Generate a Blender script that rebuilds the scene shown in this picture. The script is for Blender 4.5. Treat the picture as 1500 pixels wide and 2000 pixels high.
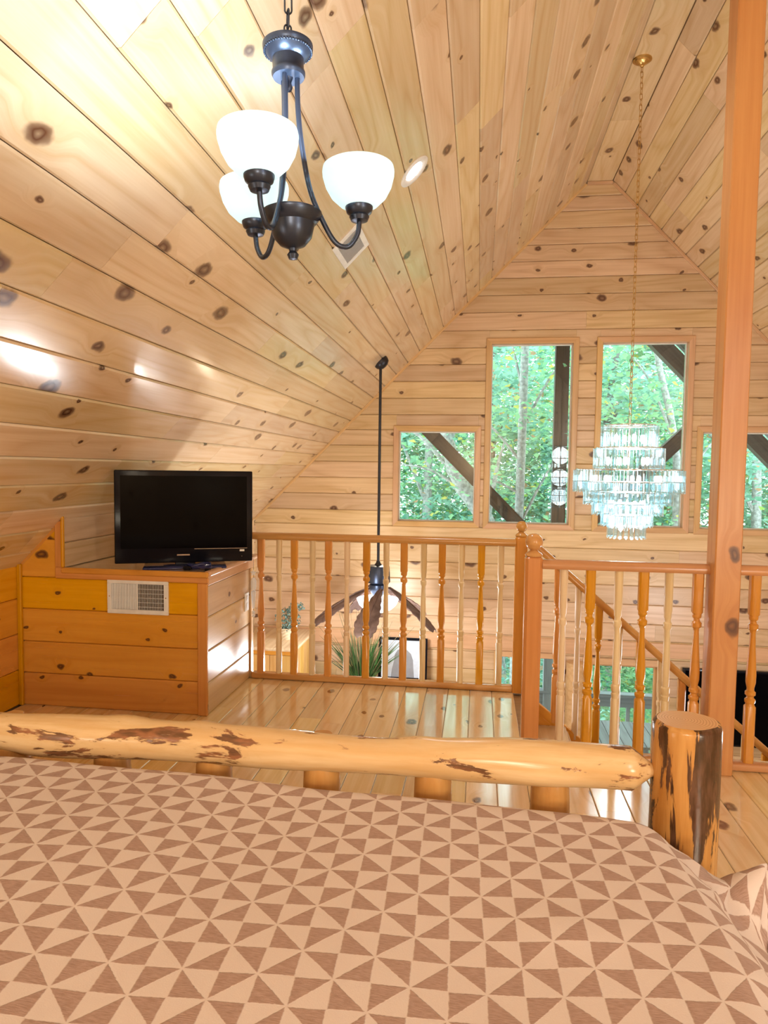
import bpy, bmesh, math, random
from mathutils import Matrix, Vector
for o in list(bpy.data.objects):
    bpy.data.objects.remove(o)
S = bpy.context.scene
COL = S.collection
PI = math.pi
# ------------------------------------------------------------------ camera
CAM_H = 1.35
FPX = 1351.17
R0 = Vector((0.9907, 0.1356, 0.0130)).normalized()      # camera right
R2 = Vector((-0.1351, 0.9890, -0.0609)).normalized()    # camera forward
R1 = R2.cross(R0).normalized()                            # camera down
R0 = R1.cross(R2)
cd = bpy.data.cameras.new('camera')
cam = bpy.data.objects.new('camera', cd)
COL.objects.link(cam)
cd.sensor_width = 36
cd.lens = FPX / 2000 * 36
cd.clip_start = 0.05
cam.matrix_world = Matrix(((R0.x, -R1.x, -R2.x, 0), (R0.y, -R1.y, -R2.y, 0), (R0.z, -R1.z, -R2.z, CAM_H), (0, 0, 0, 1)))
S.camera = cam
# ------------------------------------------------------------------ world, exposure
W = bpy.data.worlds.new('world')
S.world = W
W.use_nodes = True
bg = W.node_tree.nodes['Background']
bg.inputs[0].default_value = (0.74, 0.92, 1.0, 1)
bg.inputs[1].default_value = 5.5
vs = S.view_settings
vs.view_transform = 'Standard'
vs.look = 'None'
vs.gamma = 1
vs.use_curve_mapping = False
vs.exposure = 0.42
S.cycles.use_denoising = True
S.cycles.max_bounces = 7
S.cycles.transparent_max_bounces = 20
S.cycles.sample_clamp_indirect = 6
S.cycles.use_adaptive_sampling = True
S.cycles.adaptive_threshold = 0.06
S.cycles.adaptive_min_samples = 20


def light(kind, name, loc, power, col, size=0.05, parent=None, rot=None):
    d = bpy.data.lights.new(name, kind)
    d.energy = power
    d.color = col
    if kind in ('POINT', 'SPOT'):
        d.shadow_soft_size = size
    o = bpy.data.objects.new(name, d)
    COL.objects.link(o)
    o.location = loc
    if rot:
        o.rotation_euler = rot
    return o


WARM = (1.0, 0.90, 0.70)
COOL = (0.74, 0.90, 1.0)
P_PEND = 9.5
P_REAR = 150
P_FAN = 30
P_CHAND = 26
P_LOW = 58
# unseen lights behind the viewpoint: added warm and cool fills, plus a corner lamp
light('POINT', 'rear_warm_fill', (0.06, -1.9, 1.7), P_REAR * 0.62, WARM, 0.15)  # unseen warm fill added behind the camera
light('POINT', 'rear_warm_fill', (2.36, -0.8, 1.0), P_REAR * 0.62, WARM, 0.15)  # second warm fill, added to brighten the ceiling at lower left
light('POINT', 'corner_lamp_bulb', (-2.05, -0.3, 0.75), P_REAR * 0.10, WARM, 0.15)
light('POINT', 'rear_cool_fill', (2.43, -1.3, 2.4), P_REAR * 0.36, (0.80, 0.92, 1.0), 0.15)  # added cool fill, belongs to no fixture
for k, (lx, ly) in enumerate(((-1.2, 5.6), (2.6, 5.6))):   # fill lights without fixtures, added to brighten the living room
    light('POINT', 'living_room_fill', (lx, ly - 0.6, -0.15 if k == 0 else -0.5), P_LOW, (0.90, 0.95, 1.0), 0.12)

# ------------------------------------------------------------------ helpers
rnd = random.Random(7)


def Wm(o):
    m = o.matrix_basis.copy()
    if o.parent:
        m = Wm(o.parent) @ m
    return m


def place(o, parent, mw=None):
    COL.objects.link(o)
    mw = mw or Matrix()
    if parent:
        o.parent = parent
        o.matrix_basis = Wm(parent).inverted() @ mw
    else:
        o.matrix_basis = mw
    return o


def thing(name, label=None, cat=None, loc=(0, 0, 0), group=None, rot=None):
    o = bpy.data.objects.new(name, None)
    o.empty_display_size = 0.05
    m = Matrix.Translation(loc)
    if rot:
        m = m @ rot
    place(o, None, m)
    return tag(o, label, cat, group)


def tag(o, label=None, cat=None, group=None, kind=None):
    if label:
        o['label'] = label
    if cat:
        o['category'] = cat
    if group:
        o['group'] = group
    if kind:
        o['kind'] = kind
    return o


def mesh(name, v, f, mat, smooth=None):
    me = bpy.data.meshes.new(name)
    me.from_pydata([tuple(p) for p in v], [], f)
    me.update()
    for mm in (mat if isinstance(mat, (list, tuple)) else [mat]):
        me.materials.append(mm)
    if smooth is not None:
        me.polygons.foreach_set('use_smooth', [True] * len(me.polygons))
        me.set_sharp_from_angle(angle=math.radians(smooth))
    return me


def obj(name, me, parent=None, mw=None):
    return place(bpy.data.objects.new(name, me), parent, mw)


def frame(o, ux, uy):
    ux = Vector(ux).normalized()
    uy = Vector(uy).normalized()
    uz = ux.cross(uy)
    o = Vector(o)
    return Matrix(((ux.x, uy.x, uz.x, o.x), (ux.y, uy.y, uz.y, o.y), (ux.z, uy.z, uz.z, o.z), (0, 0, 0, 1)))


def plank_mesh(name, mat, xb, W, T, c=0.004):
    """board with grain along local x, face at z=0; xb = (left bottom, right bottom, left top, right top) so ends may be cut at a slant"""
    if len(xb) == 2:
        xb = (xb[0], xb[1], xb[0], xb[1])
    a, b, d, e = xb
    sec = [(0, -T, 0), (W, -T, 1), (W, -c, 1), (W - c, 0, 1), (c, 0, 0), (0, -c, 0)]
    v = []
    for side in (0, 1):
        for (y, z, t) in sec:
            k = y / W
            x = (a + (d - a) * k) if side == 0 else (b + (e - b) * k)
            v.append((x, y, z))
    f = [(i, (i + 1) % 6, 6 + (i + 1) % 6, 6 + i) for i in range(6)]
    f = [tuple(reversed(q)) for q in f]
    f += [(0, 1, 2, 3, 4, 5), (11, 10, 9, 8, 7, 6)]
    f = [tuple(reversed(q)) for q in f]
    return mesh(name, v, f, mat)


def plank(name, parent, mat, o, ux, uy, xb, W, T=0.018, c=0.004):
    return obj(name, plank_mesh(name, mat, xb, W, T, c), parent, frame(o, ux, uy))


def box_vf(dx, dy, dz):
    v = [(x, y, z) for x in (-dx / 2, dx / 2) for y in (-dy / 2, dy / 2) for z in (-dz / 2, dz / 2)]
    f = [(0, 1, 3, 2), (4, 6, 7, 5), (0, 4, 5, 1), (2, 3, 7, 6), (0, 2, 6, 4), (1, 5, 7, 3)]
    return v, f


def box(name, parent, mat, x0, x1, y0, y1, z0, z1, bev=0.004, seg=1, mw=None):
    """axis box; local x runs along its longest side, so the grain follows it"""
    d = [abs(x1 - x0), abs(y1 - y0), abs(z1 - z0)]
    k = d.index(max(d))
    ax = [Vector((1, 0, 0)), Vector((0, 1, 0)), Vector((0, 0, 1))]
    ux = ax[k]
    uy = ax[(k + 1) % 3]
    v, f = box_vf(d[k], d[(k + 1) % 3], d[(k + 2) % 3])
    me = mesh(name, v, f, mat)
    if bev:
        bm = bmesh.new()
        bm.from_mesh(me)
        bmesh.ops.bevel(bm, geom=bm.edges[:], offset=min(bev, min(d) * 0.45), segments=seg, affect='EDGES', profile=0.5)
        bm.to_mesh(me)
        bm.free()
        if seg > 1:
            me.polygons.foreach_set('use_smooth', [True] * len(me.polygons))
            me.set_sharp_from_angle(angle=math.radians(50))
    m = frame(((x0 + x1) / 2, (y0 + y1) / 2, (z0 + z1) / 2), ux, uy)
    if mw:
        m = mw @ m
    return obj(name, me, parent, m)


def lathe_vf(prof, n=24, close=True):
    v, f = [], []
    for (r, z) in prof:
        for i in range(n):
            a = 2 * PI * i / n
            v.append((r * math.cos(a), r * math.sin(a), z))
    for k in range(len(prof) - 1):
        for i in range(n):
            j = (i + 1) % n
            f.append((k * n + i, k * n + j, (k + 1) * n + j, (k + 1) * n + i))
    if close:
        f.append(tuple(reversed(range(n))))
        m = (len(prof) - 1) * n
        f.append(tuple(range(m, m + n)))
    return v, f


def lathe(name, parent, mat, prof, mw, n=24, close=True, smooth=40):
    if prof[0][1] > prof[-1][1]:
        prof = prof[::-1]
    v, f = lathe_vf(prof, n, close)
    return obj(name, mesh(name, v, f, mat, smooth), parent, mw)


def tube_vf(pts, rad, n=8, cap=True):
    pts = [Vector(p) for p in pts]
    v, f = [], []
    up = None
    for k, p in enumerate(pts):
        t = (pts[min(k + 1, len(pts) - 1)] - pts[max(k - 1, 0)]).normalized()
        if up is None:
            up = Vector((0, 0, 1)) if abs(t.z) < 0.9 else Vector((1, 0, 0))
        s = t.cross(up).normalized()
        up = s.cross(t).normalized()
        r = rad[k] if isinstance(rad, (list, tuple)) else rad
        for i in range(n):
            a = 2 * PI * i / n
            v.append(p + s * (r * math.cos(a)) + up * (r * math.sin(a)))
    for k in range(len(pts) - 1):
        for i in range(n):
            j = (i + 1) % n
            f.append((k * n + i, k * n + j, (k + 1) * n + j, (k + 1) * n + i))
    if cap:
        f.append(tuple(reversed(range(n))))
        m = (len(pts) - 1) * n
        f.append(tuple(range(m, m + n)))
    return v, f


def tube(name, parent, mat, pts, rad, n=8, mw=None):
    v, f = tube_vf(pts, rad, n)
    return obj(name, mesh(name, v, f, mat, 50), parent, mw)


def merge(parts):
    v, f = [], []
    for pv, pf in parts:
        o = len(v)
        v += [tuple(p) for p in pv]
        f += [tuple(i + o for i in q) for q in pf]
    return v, f


def moved(vf, m):
    return [tuple(m @ Vector(p)) for p in vf[0]], vf[1]


def boxvf(x0, x1, y0, y1, z0, z1):
    return moved(box_vf(x1 - x0, y1 - y0, z1 - z0), Matrix.Translation(((x0 + x1) / 2, (y0 + y1) / 2, (z0 + z1) / 2)))


def spline(pts, n=6):
    pts = [Vector(p) for p in pts]
    out = []
    for i in range(len(pts) - 1):
        p0, p1, p2, p3 = pts[max(i - 1, 0)], pts[i], pts[i + 1], pts[min(i + 2, len(pts) - 1)]
        for k in range(n):
            t = k / n
            out.append(0.5 * ((2 * p1) + (p2 - p0) * t + (2 * p0 - 5 * p1 + 4 * p2 - p3) * t * t + (3 * p1 - p0 - 3 * p2 + p3) * t ** 3))
    out.append(pts[-1])
    return out


T3 = Matrix.Translation


def RX(a): return Matrix.Rotation(a, 4, 'X')
def RY(a): return Matrix.Rotation(a, 4, 'Y')
def RZ(a): return Matrix.Rotation(a, 4, 'Z')


def dup(o, parent, mw):
    return place(o.copy(), parent, mw)


# ------------------------------------------------------------------ materials
class NT:
    def __init__(s, name):
        s.m = bpy.data.materials.new(name)
        s.m.use_nodes = True
        s.t = s.m.node_tree
        s.b = s.t.nodes['Principled BSDF']

    def n(s, typ, **kw):
        nd = s.t.nodes.new(typ)
        for k, v in kw.items():
            setattr(nd, k, v)
        return nd

    def l(s, a, b):
        s.t.links.new(a, b)

    def val(s, x, sock):
        if isinstance(x, (int, float)):
            sock.default_value = x
        else:
            s.l(x, sock)

    def math(s, op, a, b=0.0, c=None):
        nd = s.n('ShaderNodeMath', operation=op)
        s.val(a, nd.inputs[0])
        s.val(b, nd.inputs[1])
        if c is not None:
            s.val(c, nd.inputs[2])
        return nd.outputs[0]

    def vmath(s, op, a, b):
        nd = s.n('ShaderNodeVectorMath', operation=op)
        for x, k in ((a, 0), (b, 1)):
            if isinstance(x, tuple):
                nd.inputs[k].default_value = x
            else:
                s.l(x, nd.inputs[k])
        return nd.outputs[0]

    def mix(s, f, a, b, blend='MIX'):
        nd = s.n('ShaderNodeMix', data_type='RGBA', blend_type=blend)
        s.val(f, nd.inputs[0])
        for x, k in ((a, 6), (b, 7)):
            if isinstance(x, tuple):
                nd.inputs[k].default_value = (*x[:3], 1)
            else:
                s.l(x, nd.inputs[k])
        return nd.outputs[2]

    def noise(s, vec, scale, detail=3, rough=0.55, dist=0.0):
        nd = s.n('ShaderNodeTexNoise')
        s.l(vec, nd.inputs['Vector'])
        nd.inputs['Scale'].default_value = scale
        nd.inputs['Detail'].default_value = detail
        nd.inputs['Roughness'].default_value = rough
        nd.inputs['Distortion'].default_value = dist
        return nd.outputs['Fac']

    def smooth(s, x, a, b):
        nd = s.n('ShaderNodeMapRange', interpolation_type='SMOOTHSTEP')
        s.val(x, nd.inputs['Value'])
        s.val(a, nd.inputs['From Min'])
        s.val(b, nd.inputs['From Max'])
        return nd.outputs['Result']

    def bump(s, h, strength, dist=0.002):
        nd = s.n('ShaderNodeBump')
        nd.inputs['Strength'].default_value = strength
        nd.inputs['Distance'].default_value = dist
        s.l(h, nd.inputs['Height'])
        s.l(nd.outputs[0], s.b.inputs['Normal'])


def plain(name, col, rough=0.5, metal=0.0, spec=0.5, coat=0.0, em=None, ems=0.0, var=0.06):
    t = NT(name)
    tc = t.n('ShaderNodeTexCoord').outputs['Object']
    nz = t.noise(tc, 18, 3)
    c = t.mix(t.smooth(nz, 0.3, 0.7), tuple(x * (1 - var) for x in col), tuple(min(1, x * (1 + var)) for x in col))
    t.l(c, t.b.inputs['Base Color'])
    t.b.inputs['Roughness'].default_value = rough
    t.b.inputs['Metallic'].default_value = metal
    t.b.inputs['Specular IOR Level'].default_value = spec
    t.b.inputs['Coat Weight'].default_value = coat
    if em:
        t.b.inputs['Emission Color'].default_value = (*em, 1)
        t.b.inputs['Emission Strength'].default_value = ems
    return t.m


def wood(name, light_c, dark_c, knot_c=(0.10, 0.035, 0.015), rough=0.28, knots=1.0, ring=0.55, vary=0.22, grain=1.0, kscale=1.0, spec=0.5, coat=0.0):
    t = NT(name)
    tc = t.n('ShaderNodeTexCoord').outputs['Object']
    r = t.n('ShaderNodeObjectInfo').outputs['Random']
    r2 = t.math('FRACT', t.math('MULTIPLY', r, 17.31))
    cx = t.n('ShaderNodeCombineXYZ')
    t.l(t.math('MULTIPLY', r, 53.0), cx.inputs[0])
    t.l(t.math('MULTIPLY', r, 91.0), cx.inputs[1])
    t.l(t.math('MULTIPLY', r, 17.0), cx.inputs[2])
    p = t.vmath('ADD', tc, cx.outputs[0])
    # knots
    if knots > 0:
        wob = t.n('ShaderNodeTexNoise')
        t.l(p, wob.inputs['Vector'])
        wob.inputs['Scale'].default_value = 14
        wv = t.vmath('MULTIPLY', t.vmath('SUBTRACT', wob.outputs['Color'], (0.5, 0.5, 0.5)), (0.05, 0.035, 0.0))
        vo = t.n('ShaderNodeTexVoronoi', voronoi_dimensions='2D')
        t.l(t.vmath('MULTIPLY', t.vmath('ADD', p, wv), (2.6 * kscale, 3.9 * kscale, 1.0)), vo.inputs['Vector'])
        vo.inputs['Scale'].default_value = 1.0
        vo.inputs['Randomness'].default_value = 0.95
        sc = t.n('ShaderNodeSeparateColor')
        t.l(vo.outputs['Color'], sc.inputs[0])
        on = t.math('GREATER_THAN', sc.outputs[0], 1 - 0.68 * knots)
        rad = t.math('MULTIPLY_ADD', t.math('POWER', sc.outputs[1], 2.0), 0.115, 0.04)
        kd = t.math('DIVIDE', vo.outputs['Distance'], rad)
        knot = t.math('MULTIPLY', t.math('SUBTRACT', 1.0, t.smooth(kd, 0.75, 1.1)), on)
        halo = t.math('MULTIPLY', t.math('SUBTRACT', 1.0, t.smooth(kd, 0.9, 3.4)), on)
        pw = t.n('ShaderNodeCombineXYZ')
        t.l(t.math('MULTIPLY', halo, 0.05), pw.inputs[1])
        pg = t.vmath('ADD', p, pw.outputs[0])
    else:
        pg = p
    g1 = t.noise(t.vmath('MULTIPLY', pg, (1.3, 40.0 * grain, 40.0 * grain)), 1.0, 4, 0.6)
    n2 = t.noise(t.vmath('MULTIPLY', pg, (0.45, 4.5 * grain, 4.5 * grain)), 1.0, 1, 0.4, 0.15)
    rg = t.math('PINGPONG', t.math('MULTIPLY', n2, 15.0), 1.0)
    rg = t.math('MULTIPLY', t.math('POWER', rg, 2.2), ring)
    f = t.math('ADD', t.math('MULTIPLY', t.smooth(g1, 0.28, 0.72), 0.55), rg)
    c = t.mix(t.math('MINIMUM', f, 1.0), light_c, dark_c)
    blot = t.noise(t.vmath('MULTIPLY', p, (1.2, 5.0, 5.0)), 1.0, 2)
    c = t.mix(t.math('MULTIPLY', t.smooth(blot, 0.45, 0.75), 0.25), c, dark_c)
    hs = t.n('ShaderNodeHueSaturation')
    t.l(t.math('MULTIPLY_ADD', r2, 0.022, 0.489), hs.inputs['Hue'])
    t.l(t.math('MULTIPLY_ADD', r, vary, 1 - vary * 0.5), hs.inputs['Value'])
    t.l(t.math('MULTIPLY_ADD', r2, 0.16, 0.92), hs.inputs['Saturation'])
    t.l(c, hs.inputs['Color'])
    c = hs.outputs[0]
    if knots > 0:
        c = t.mix(t.math('MULTIPLY', halo, 0.35), c, dark_c)
        ringk = t.math('MULTIPLY_ADD', t.math('PINGPONG', t.math('MULTIPLY', kd, 2.2), 1.0), 0.35, 0.65)
        c = t.mix(t.math('MULTIPLY', knot, ringk), c, knot_c)
    t.l(c, t.b.inputs['Base Color'])
    t.l(t.math('MULTIPLY_ADD', g1, 0.12, rough - 0.06), t.b.inputs['Roughness'])
    t.b.inputs['Specular IOR Level'].default_value = spec
    t.b.inputs['Coat Weight'].default_value = coat
    t.b.inputs['Coat Roughness'].default_value = 0.12
    t.bump(g1, 0.08, 0.001)
    return t.m


PINE_L, PINE_D = (0.72, 0.45, 0.20), (0.56, 0.29, 0.095)
M_CEIL = wood('pine_ceiling', (0.80, 0.63, 0.41), (0.66, 0.46, 0.25), rough=0.24, coat=0.4, kscale=0.9)
M_WALL = wood('pine_wall', (0.74, 0.54, 0.33), (0.57, 0.37, 0.19), rough=0.34, kscale=0.8)
M_FLOOR = wood('pine_floor', (0.82, 0.65, 0.40), (0.68, 0.48, 0.24), rough=0.17, knots=0.75, coat=1.0, kscale=1.35)
M_ORANGE = wood('orange_stained_pine', (0.80, 0.39, 0.035), (0.70, 0.31, 0.018), rough=0.26, knots=1.35, vary=0.10, kscale=1.35)
M_TRIM = wood('pine_trim', (0.72, 0.46, 0.24), (0.58, 0.34, 0.16), rough=0.30, knots=0.0, vary=0.15)
M_OTRIM = wood('orange_trim', (0.74, 0.35, 0.05), (0.62, 0.26, 0.025), rough=0.26, knots=0.0, vary=0.10)
M_RAIL = wood('honey_oak_rail', (0.66, 0.36, 0.13), (0.50, 0.23, 0.065), rough=0.22, knots=0.0, vary=0.10)
M_BAL = wood('orange_turned_wood', (0.70, 0.32, 0.065), (0.58, 0.24, 0.035), rough=0.24, knots=0.0, vary=0.12, ring=0.2)
M_PALE = wood('pale_ash_wood', (0.86, 0.71, 0.48), (0.64, 0.46, 0.26), rough=0.35, knots=0.0, vary=0.12, grain=1.6, ring=0.7)
M_POST = wood('fir_post', (0.62, 0.30, 0.10), (0.50, 0.20, 0.055), rough=0.35, knots=0.5, vary=0.0, kscale=1.15, ring=0.25)
M_CAB = wood('yellow_pine_cabinet', (0.74, 0.48, 0.16), (0.60, 0.34, 0.08), rough=0.35, knots=0.2)
M_LOGPALE = wood('pale_log_column', (0.72, 0.50, 0.24), (0.58, 0.35, 0.14), rough=0.45, knots=0.5)
M_TIMBER = wood('grey_brown_timber', (0.16, 0.125, 0.12), (0.09, 0.065, 0.06), rough=0.7, knots=0.0, ring=0.3)
M_DECK = wood('weathered_deck', (0.42, 0.42, 0.44), (0.28, 0.27, 0.28), rough=0.75, knots=0.0)
M_PLAIN_BACK = wood('pine_backing', (0.34, 0.20, 0.09), (0.24, 0.13, 0.05), rough=0.5, knots=0.6)
M_DARK = plain('dark_gap', (0.05, 0.025, 0.012), 0.8)


def log_mat(name, lc, dc, bark, amt, along=(1.6, 9, 9), thr=0.60):
    t = NT(name)
    tc = t.n('ShaderNodeTexCoord').outputs['Object']
    g = t.noise(t.vmath('MULTIPLY', tc, (2.5, 30, 30)), 1, 4, 0.6)
    c = t.mix(t.smooth(g, 0.3, 0.75), lc, dc)
    b = t.noise(t.vmath('MULTIPLY', tc, (2.0, 9, 9)), 1, 2)
    c = t.mix(t.math('MULTIPLY', t.smooth(b, 0.42, 0.7), 0.45), c, dc)
    n1 = t.noise(t.vmath('MULTIPLY', tc, along), 1, 6, 0.62, 0.5)
    m = t.smooth(n1, thr, thr + 0.028)
    rim = t.smooth(n1, thr - 0.06, thr)
    c = t.mix(t.math('MULTIPLY', rim, 0.30), c, dc)
    n3 = t.noise(t.vmath('MULTIPLY', tc, (14, 60, 60)), 1, 3)
    bk = t.mix(t.smooth(n3, 0.35, 0.7), bark, tuple(min(1, x * 3.2 + 0.01) for x in bark))
    c = t.mix(t.math('MULTIPLY', m, amt), c, bk)
    # round branch knots
    vo = t.n('ShaderNodeTexVoronoi', voronoi_dimensions='3D')
    t.l(t.vmath('MULTIPLY', tc, (3.6, 9.0, 9.0)), vo.inputs['Vector'])
    vo.inputs['Scale'].default_value = 1
    sc = t.n('ShaderNodeSeparateColor')
    t.l(vo.outputs['Color'], sc.inputs[0])
    on = t.math('GREATER_THAN', sc.outputs[0], 0.6)
    kk = t.math('MULTIPLY', t.math('SUBTRACT', 1.0, t.smooth(vo.outputs['Distance'], 0.11, 0.15)), on)
    ri = t.math('MULTIPLY', t.math('MULTIPLY', t.smooth(vo.outputs['Distance'], 0.08, 0.11), kk), 0.8)
    c = t.mix(t.math('MULTIPLY', kk, 0.5), c, (0.50, 0.24, 0.08))
    c = t.mix(ri, c, (0.12, 0.04, 0.015))
    t.l(c, t.b.inputs['Base Color'])
    t.b.inputs['Roughness'].default_value = 0.24
    t.bump(t.math('SUBTRACT', g, t.math('MULTIPLY', m, 1.2)), 0.25, 0.003)
    return t.m


M_LOG = log_mat('peeled_pine_log', (0.82, 0.62, 0.36), (0.68, 0.43, 0.19), (0.10, 0.035, 0.014), 0.92, (4.2, 17, 17), 0.555)
M_LOGPOST = log_mat('barky_log_post', (0.66, 0.36, 0.11), (0.46, 0.20, 0.045), (0.03, 0.012, 0.006), 0.95, (2.8, 15, 15), 0.50)
M_SPIND = log_mat('shaped_spindle', (0.60, 0.32, 0.10), (0.48, 0.22, 0.06), (0.10, 0.035, 0.014), 0.4, (3, 14, 14), 0.72)


def end_grain():
    t = NT('log_end_grain')
    tc = t.n('ShaderNodeTexCoord').outputs['Object']
    nz = t.n('ShaderNodeTexNoise')
    t.l(tc, nz.inputs['Vector'])
    nz.inputs['Scale'].default_value = 18
    p = t.vmath('ADD', tc, t.vmath('MULTIPLY', t.vmath('SUBTRACT', nz.outputs['Color'], (0.5, 0.5, 0.5)), (0.006, 0.006, 0)))
    p = t.vmath('ADD', p, (0.012, -0.006, 0))
    ln = t.n('ShaderNodeVectorMath', operation='LENGTH')
    t.l(t.vmath('MULTIPLY', p, (1, 1, 0)), ln.inputs[0])
    w = t.math('PINGPONG', t.math('MULTIPLY', ln.outputs['Value'], 300.0), 1.0)
    c = t.mix(t.math('MULTIPLY', w, 0.9), (0.80, 0.52, 0.27), (0.55, 0.27, 0.10))
    t.l(c, t.b.inputs['Base Color'])
    t.b.inputs['Roughness'].default_value = 0.3
    return t.m


M_END = end_grain()


def duvet_mat():
    t = NT('pinwheel_duvet')
    uv = t.n('ShaderNodeUVMap').outputs[0]
    nz = t.n('ShaderNodeTexNoise')
    t.l(uv, nz.inputs['Vector'])
    nz.inputs['Scale'].default_value = 5
    wv = t.vmath('MULTIPLY', t.vmath('SUBTRACT', nz.outputs['Color'], (0.5, 0.5, 0.5)), (0.010, 0.012, 0))
    nz2 = t.n('ShaderNodeTexNoise')
    t.l(uv, nz2.inputs['Vector'])
    nz2.inputs['Scale'].default_value = 160
    wv2 = t.vmath('MULTIPLY', t.vmath('SUBTRACT', nz2.outputs['Color'], (0.5, 0.5, 0.5)), (0.003, 0.003, 0))
    p = t.vmath('ADD', t.vmath('ADD', uv, wv), wv2)
    sx = t.n('ShaderNodeSeparateXYZ')
    t.l(p, sx.inputs[0])
    a, b, c, d = 0.0588, -0.0018, 0.0053, 0.0580     # metres per cell along the two pattern axes
    det = a * d - b * c
    X = t.math('SUBTRACT', sx.outputs[0], -0.036)
    Y = t.math('SUBTRACT', sx.outputs[1], 1.192)
    u = t.math('ADD', t.math('MULTIPLY', X, d / det), t.math('MULTIPLY', Y, -b / det))
    v = t.math('MULTIPLY', t.math('ADD', t.math('MULTIPLY', X, -c / det), t.math('MULTIPLY', Y, a / det)), -1.0)
    u = t.math('ADD', u, 100.0)
    v = t.math('ADD', v, 100.0)
    fu, fv = t.math('FRACT', u), t.math('FRACT', v)
    pu = t.math('MODULO', t.math('FLOOR', u), 2.0)
    pv = t.math('MODULO', t.math('FLOOR', v), 2.0)
    # even column: s = fv, odd: s = 1 - fv ; the four triangles follow from the two parities
    dg = t.math('SUBTRACT', fu, fv)                      # >0 : upper right of the falling diagonal
    sm = t.math('SUBTRACT', t.math('ADD', fu, fv), 1.0)  # >0 : lower right of the rising diagonal
    same = t.math('COMPARE', pu, pv, 0.1)
    top = t.math('ADD', t.math('MULTIPLY', dg, t.math('MULTIPLY_ADD', pu, -2.0, 1.0)), 0.0)   # (0,A) +, (1,B) -
    # (0,A): dark dg>0 ; (1,A): dark sm>0 ; (0,B): dark sm<0 ; (1,B): dark dg<0
    A0 = t.math('MULTIPLY', t.math('SUBTRACT', 1.0, pu), t.math('SUBTRACT', 1.0, pv))
    A1 = t.math('MULTIPLY', pu, t.math('SUBTRACT', 1.0, pv))
    B0 = t.math('MULTIPLY', t.math('SUBTRACT', 1.0, pu), pv)
    B1 = t.math('MULTIPLY', pu, pv)
    s = t.math('SUBTRACT', t.math('MULTIPLY', A0, dg), t.math('MULTIPLY', B1, dg))
    s = t.math('ADD', s, t.math('SUBTRACT', t.math('MULTIPLY', A1, sm), t.math('MULTIPLY', B0, sm)))
    dark = t.smooth(s, 0.0, 0.05)
    edge = t.math('MINIMUM', t.math('MINIMUM', fu, t.math('SUBTRACT', 1.0, fu)), t.math('MINIMUM', fv, t.math('SUBTRACT', 1.0, fv)))
    dark = t.math('MULTIPLY', dark, t.smooth(edge, 0.0, 0.045))
    n1 = t.noise(t.vmath('MULTIPLY', uv, (60, 520, 1)), 1, 3, 0.6)
    n2 = t.noise(uv, 420, 2)
    dc = t.mix(t.smooth(n1, 0.35, 0.68), (0.46, 0.315, 0.265), (0.35, 0.225, 0.18))
    lc = t.mix(n2, (0.72, 0.62, 0.58), (0.68, 0.58, 0.54))
    t.l(t.mix(dark, lc, dc), t.b.inputs['Base Color'])
    t.b.inputs['Roughness'].default_value = 0.85
    t.b.inputs['Sheen Weight'].default_value = 0.15
    t.b.inputs['Specular IOR Level'].default_value = 0.2
    h = t.math('ADD', t.math('MULTIPLY', n2, 0.25), t.math('MULTIPLY', dark, t.math('ADD', t.math('MULTIPLY', n1, 0.8), 0.4)))
    t.bump(h, 0.5, 0.002)
    return t.m


M_DUVET = duvet_mat()


def glass_pane():
    t = NT('window_glass')
    tr = t.n('ShaderNodeBsdfTransparent')
    tr.inputs[0].default_value = (0.95, 0.99, 0.97, 1)
    gl = t.n('ShaderNodeBsdfGlossy')
    gl.inputs['Roughness'].default_value = 0.01
    fr = t.n('ShaderNodeFresnel')
    fr.inputs[0].default_value = 1.5
    mx = t.n('ShaderNodeMixShader')
    t.l(t.math('MULTIPLY', fr.outputs[0], 1.3), mx.inputs[0])
    t.l(tr.outputs[0], mx.inputs[1])
    t.l(gl.outputs[0], mx.inputs[2])
    out = t.t.nodes['Material Output']
    t.l(mx.outputs[0], out.inputs[0])
    t.t.nodes.remove(t.b)
    return t.m


def crystal():
    t = NT('crystal_prism')
    tr = t.n('ShaderNodeBsdfTransparent')
    tr.inputs[0].default_value = (0.86, 0.95, 0.98, 1)
    gl = t.n('ShaderNodeBsdfGlossy')
    gl.inputs['Roughness'].default_value = 0.03
    gl.inputs['Color'].default_value = (0.82, 0.95, 1.0, 1)
    tl = t.n('ShaderNodeBsdfTranslucent')
    tl.inputs[0].default_value = (0.85, 0.96, 1.0, 1)
    lw = t.n('ShaderNodeLayerWeight')
    lw.inputs[0].default_value = 0.55
    m1 = t.n('ShaderNodeMixShader')
    t.l(lw.outputs['Facing'], m1.inputs[0])
    t.l(tr.outputs[0], m1.inputs[1])
    t.l(gl.outputs[0], m1.inputs[2])
    m2 = t.n('ShaderNodeMixShader')
    m2.inputs[0].default_value = 0.02
    t.l(m1.outputs[0], m2.inputs[1])
    t.l(tl.outputs[0], m2.inputs[2])
    t.l(m2.outputs[0], t.t.nodes['Material Output'].inputs[0])
    t.t.nodes.remove(t.b)
    return t.m


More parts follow.
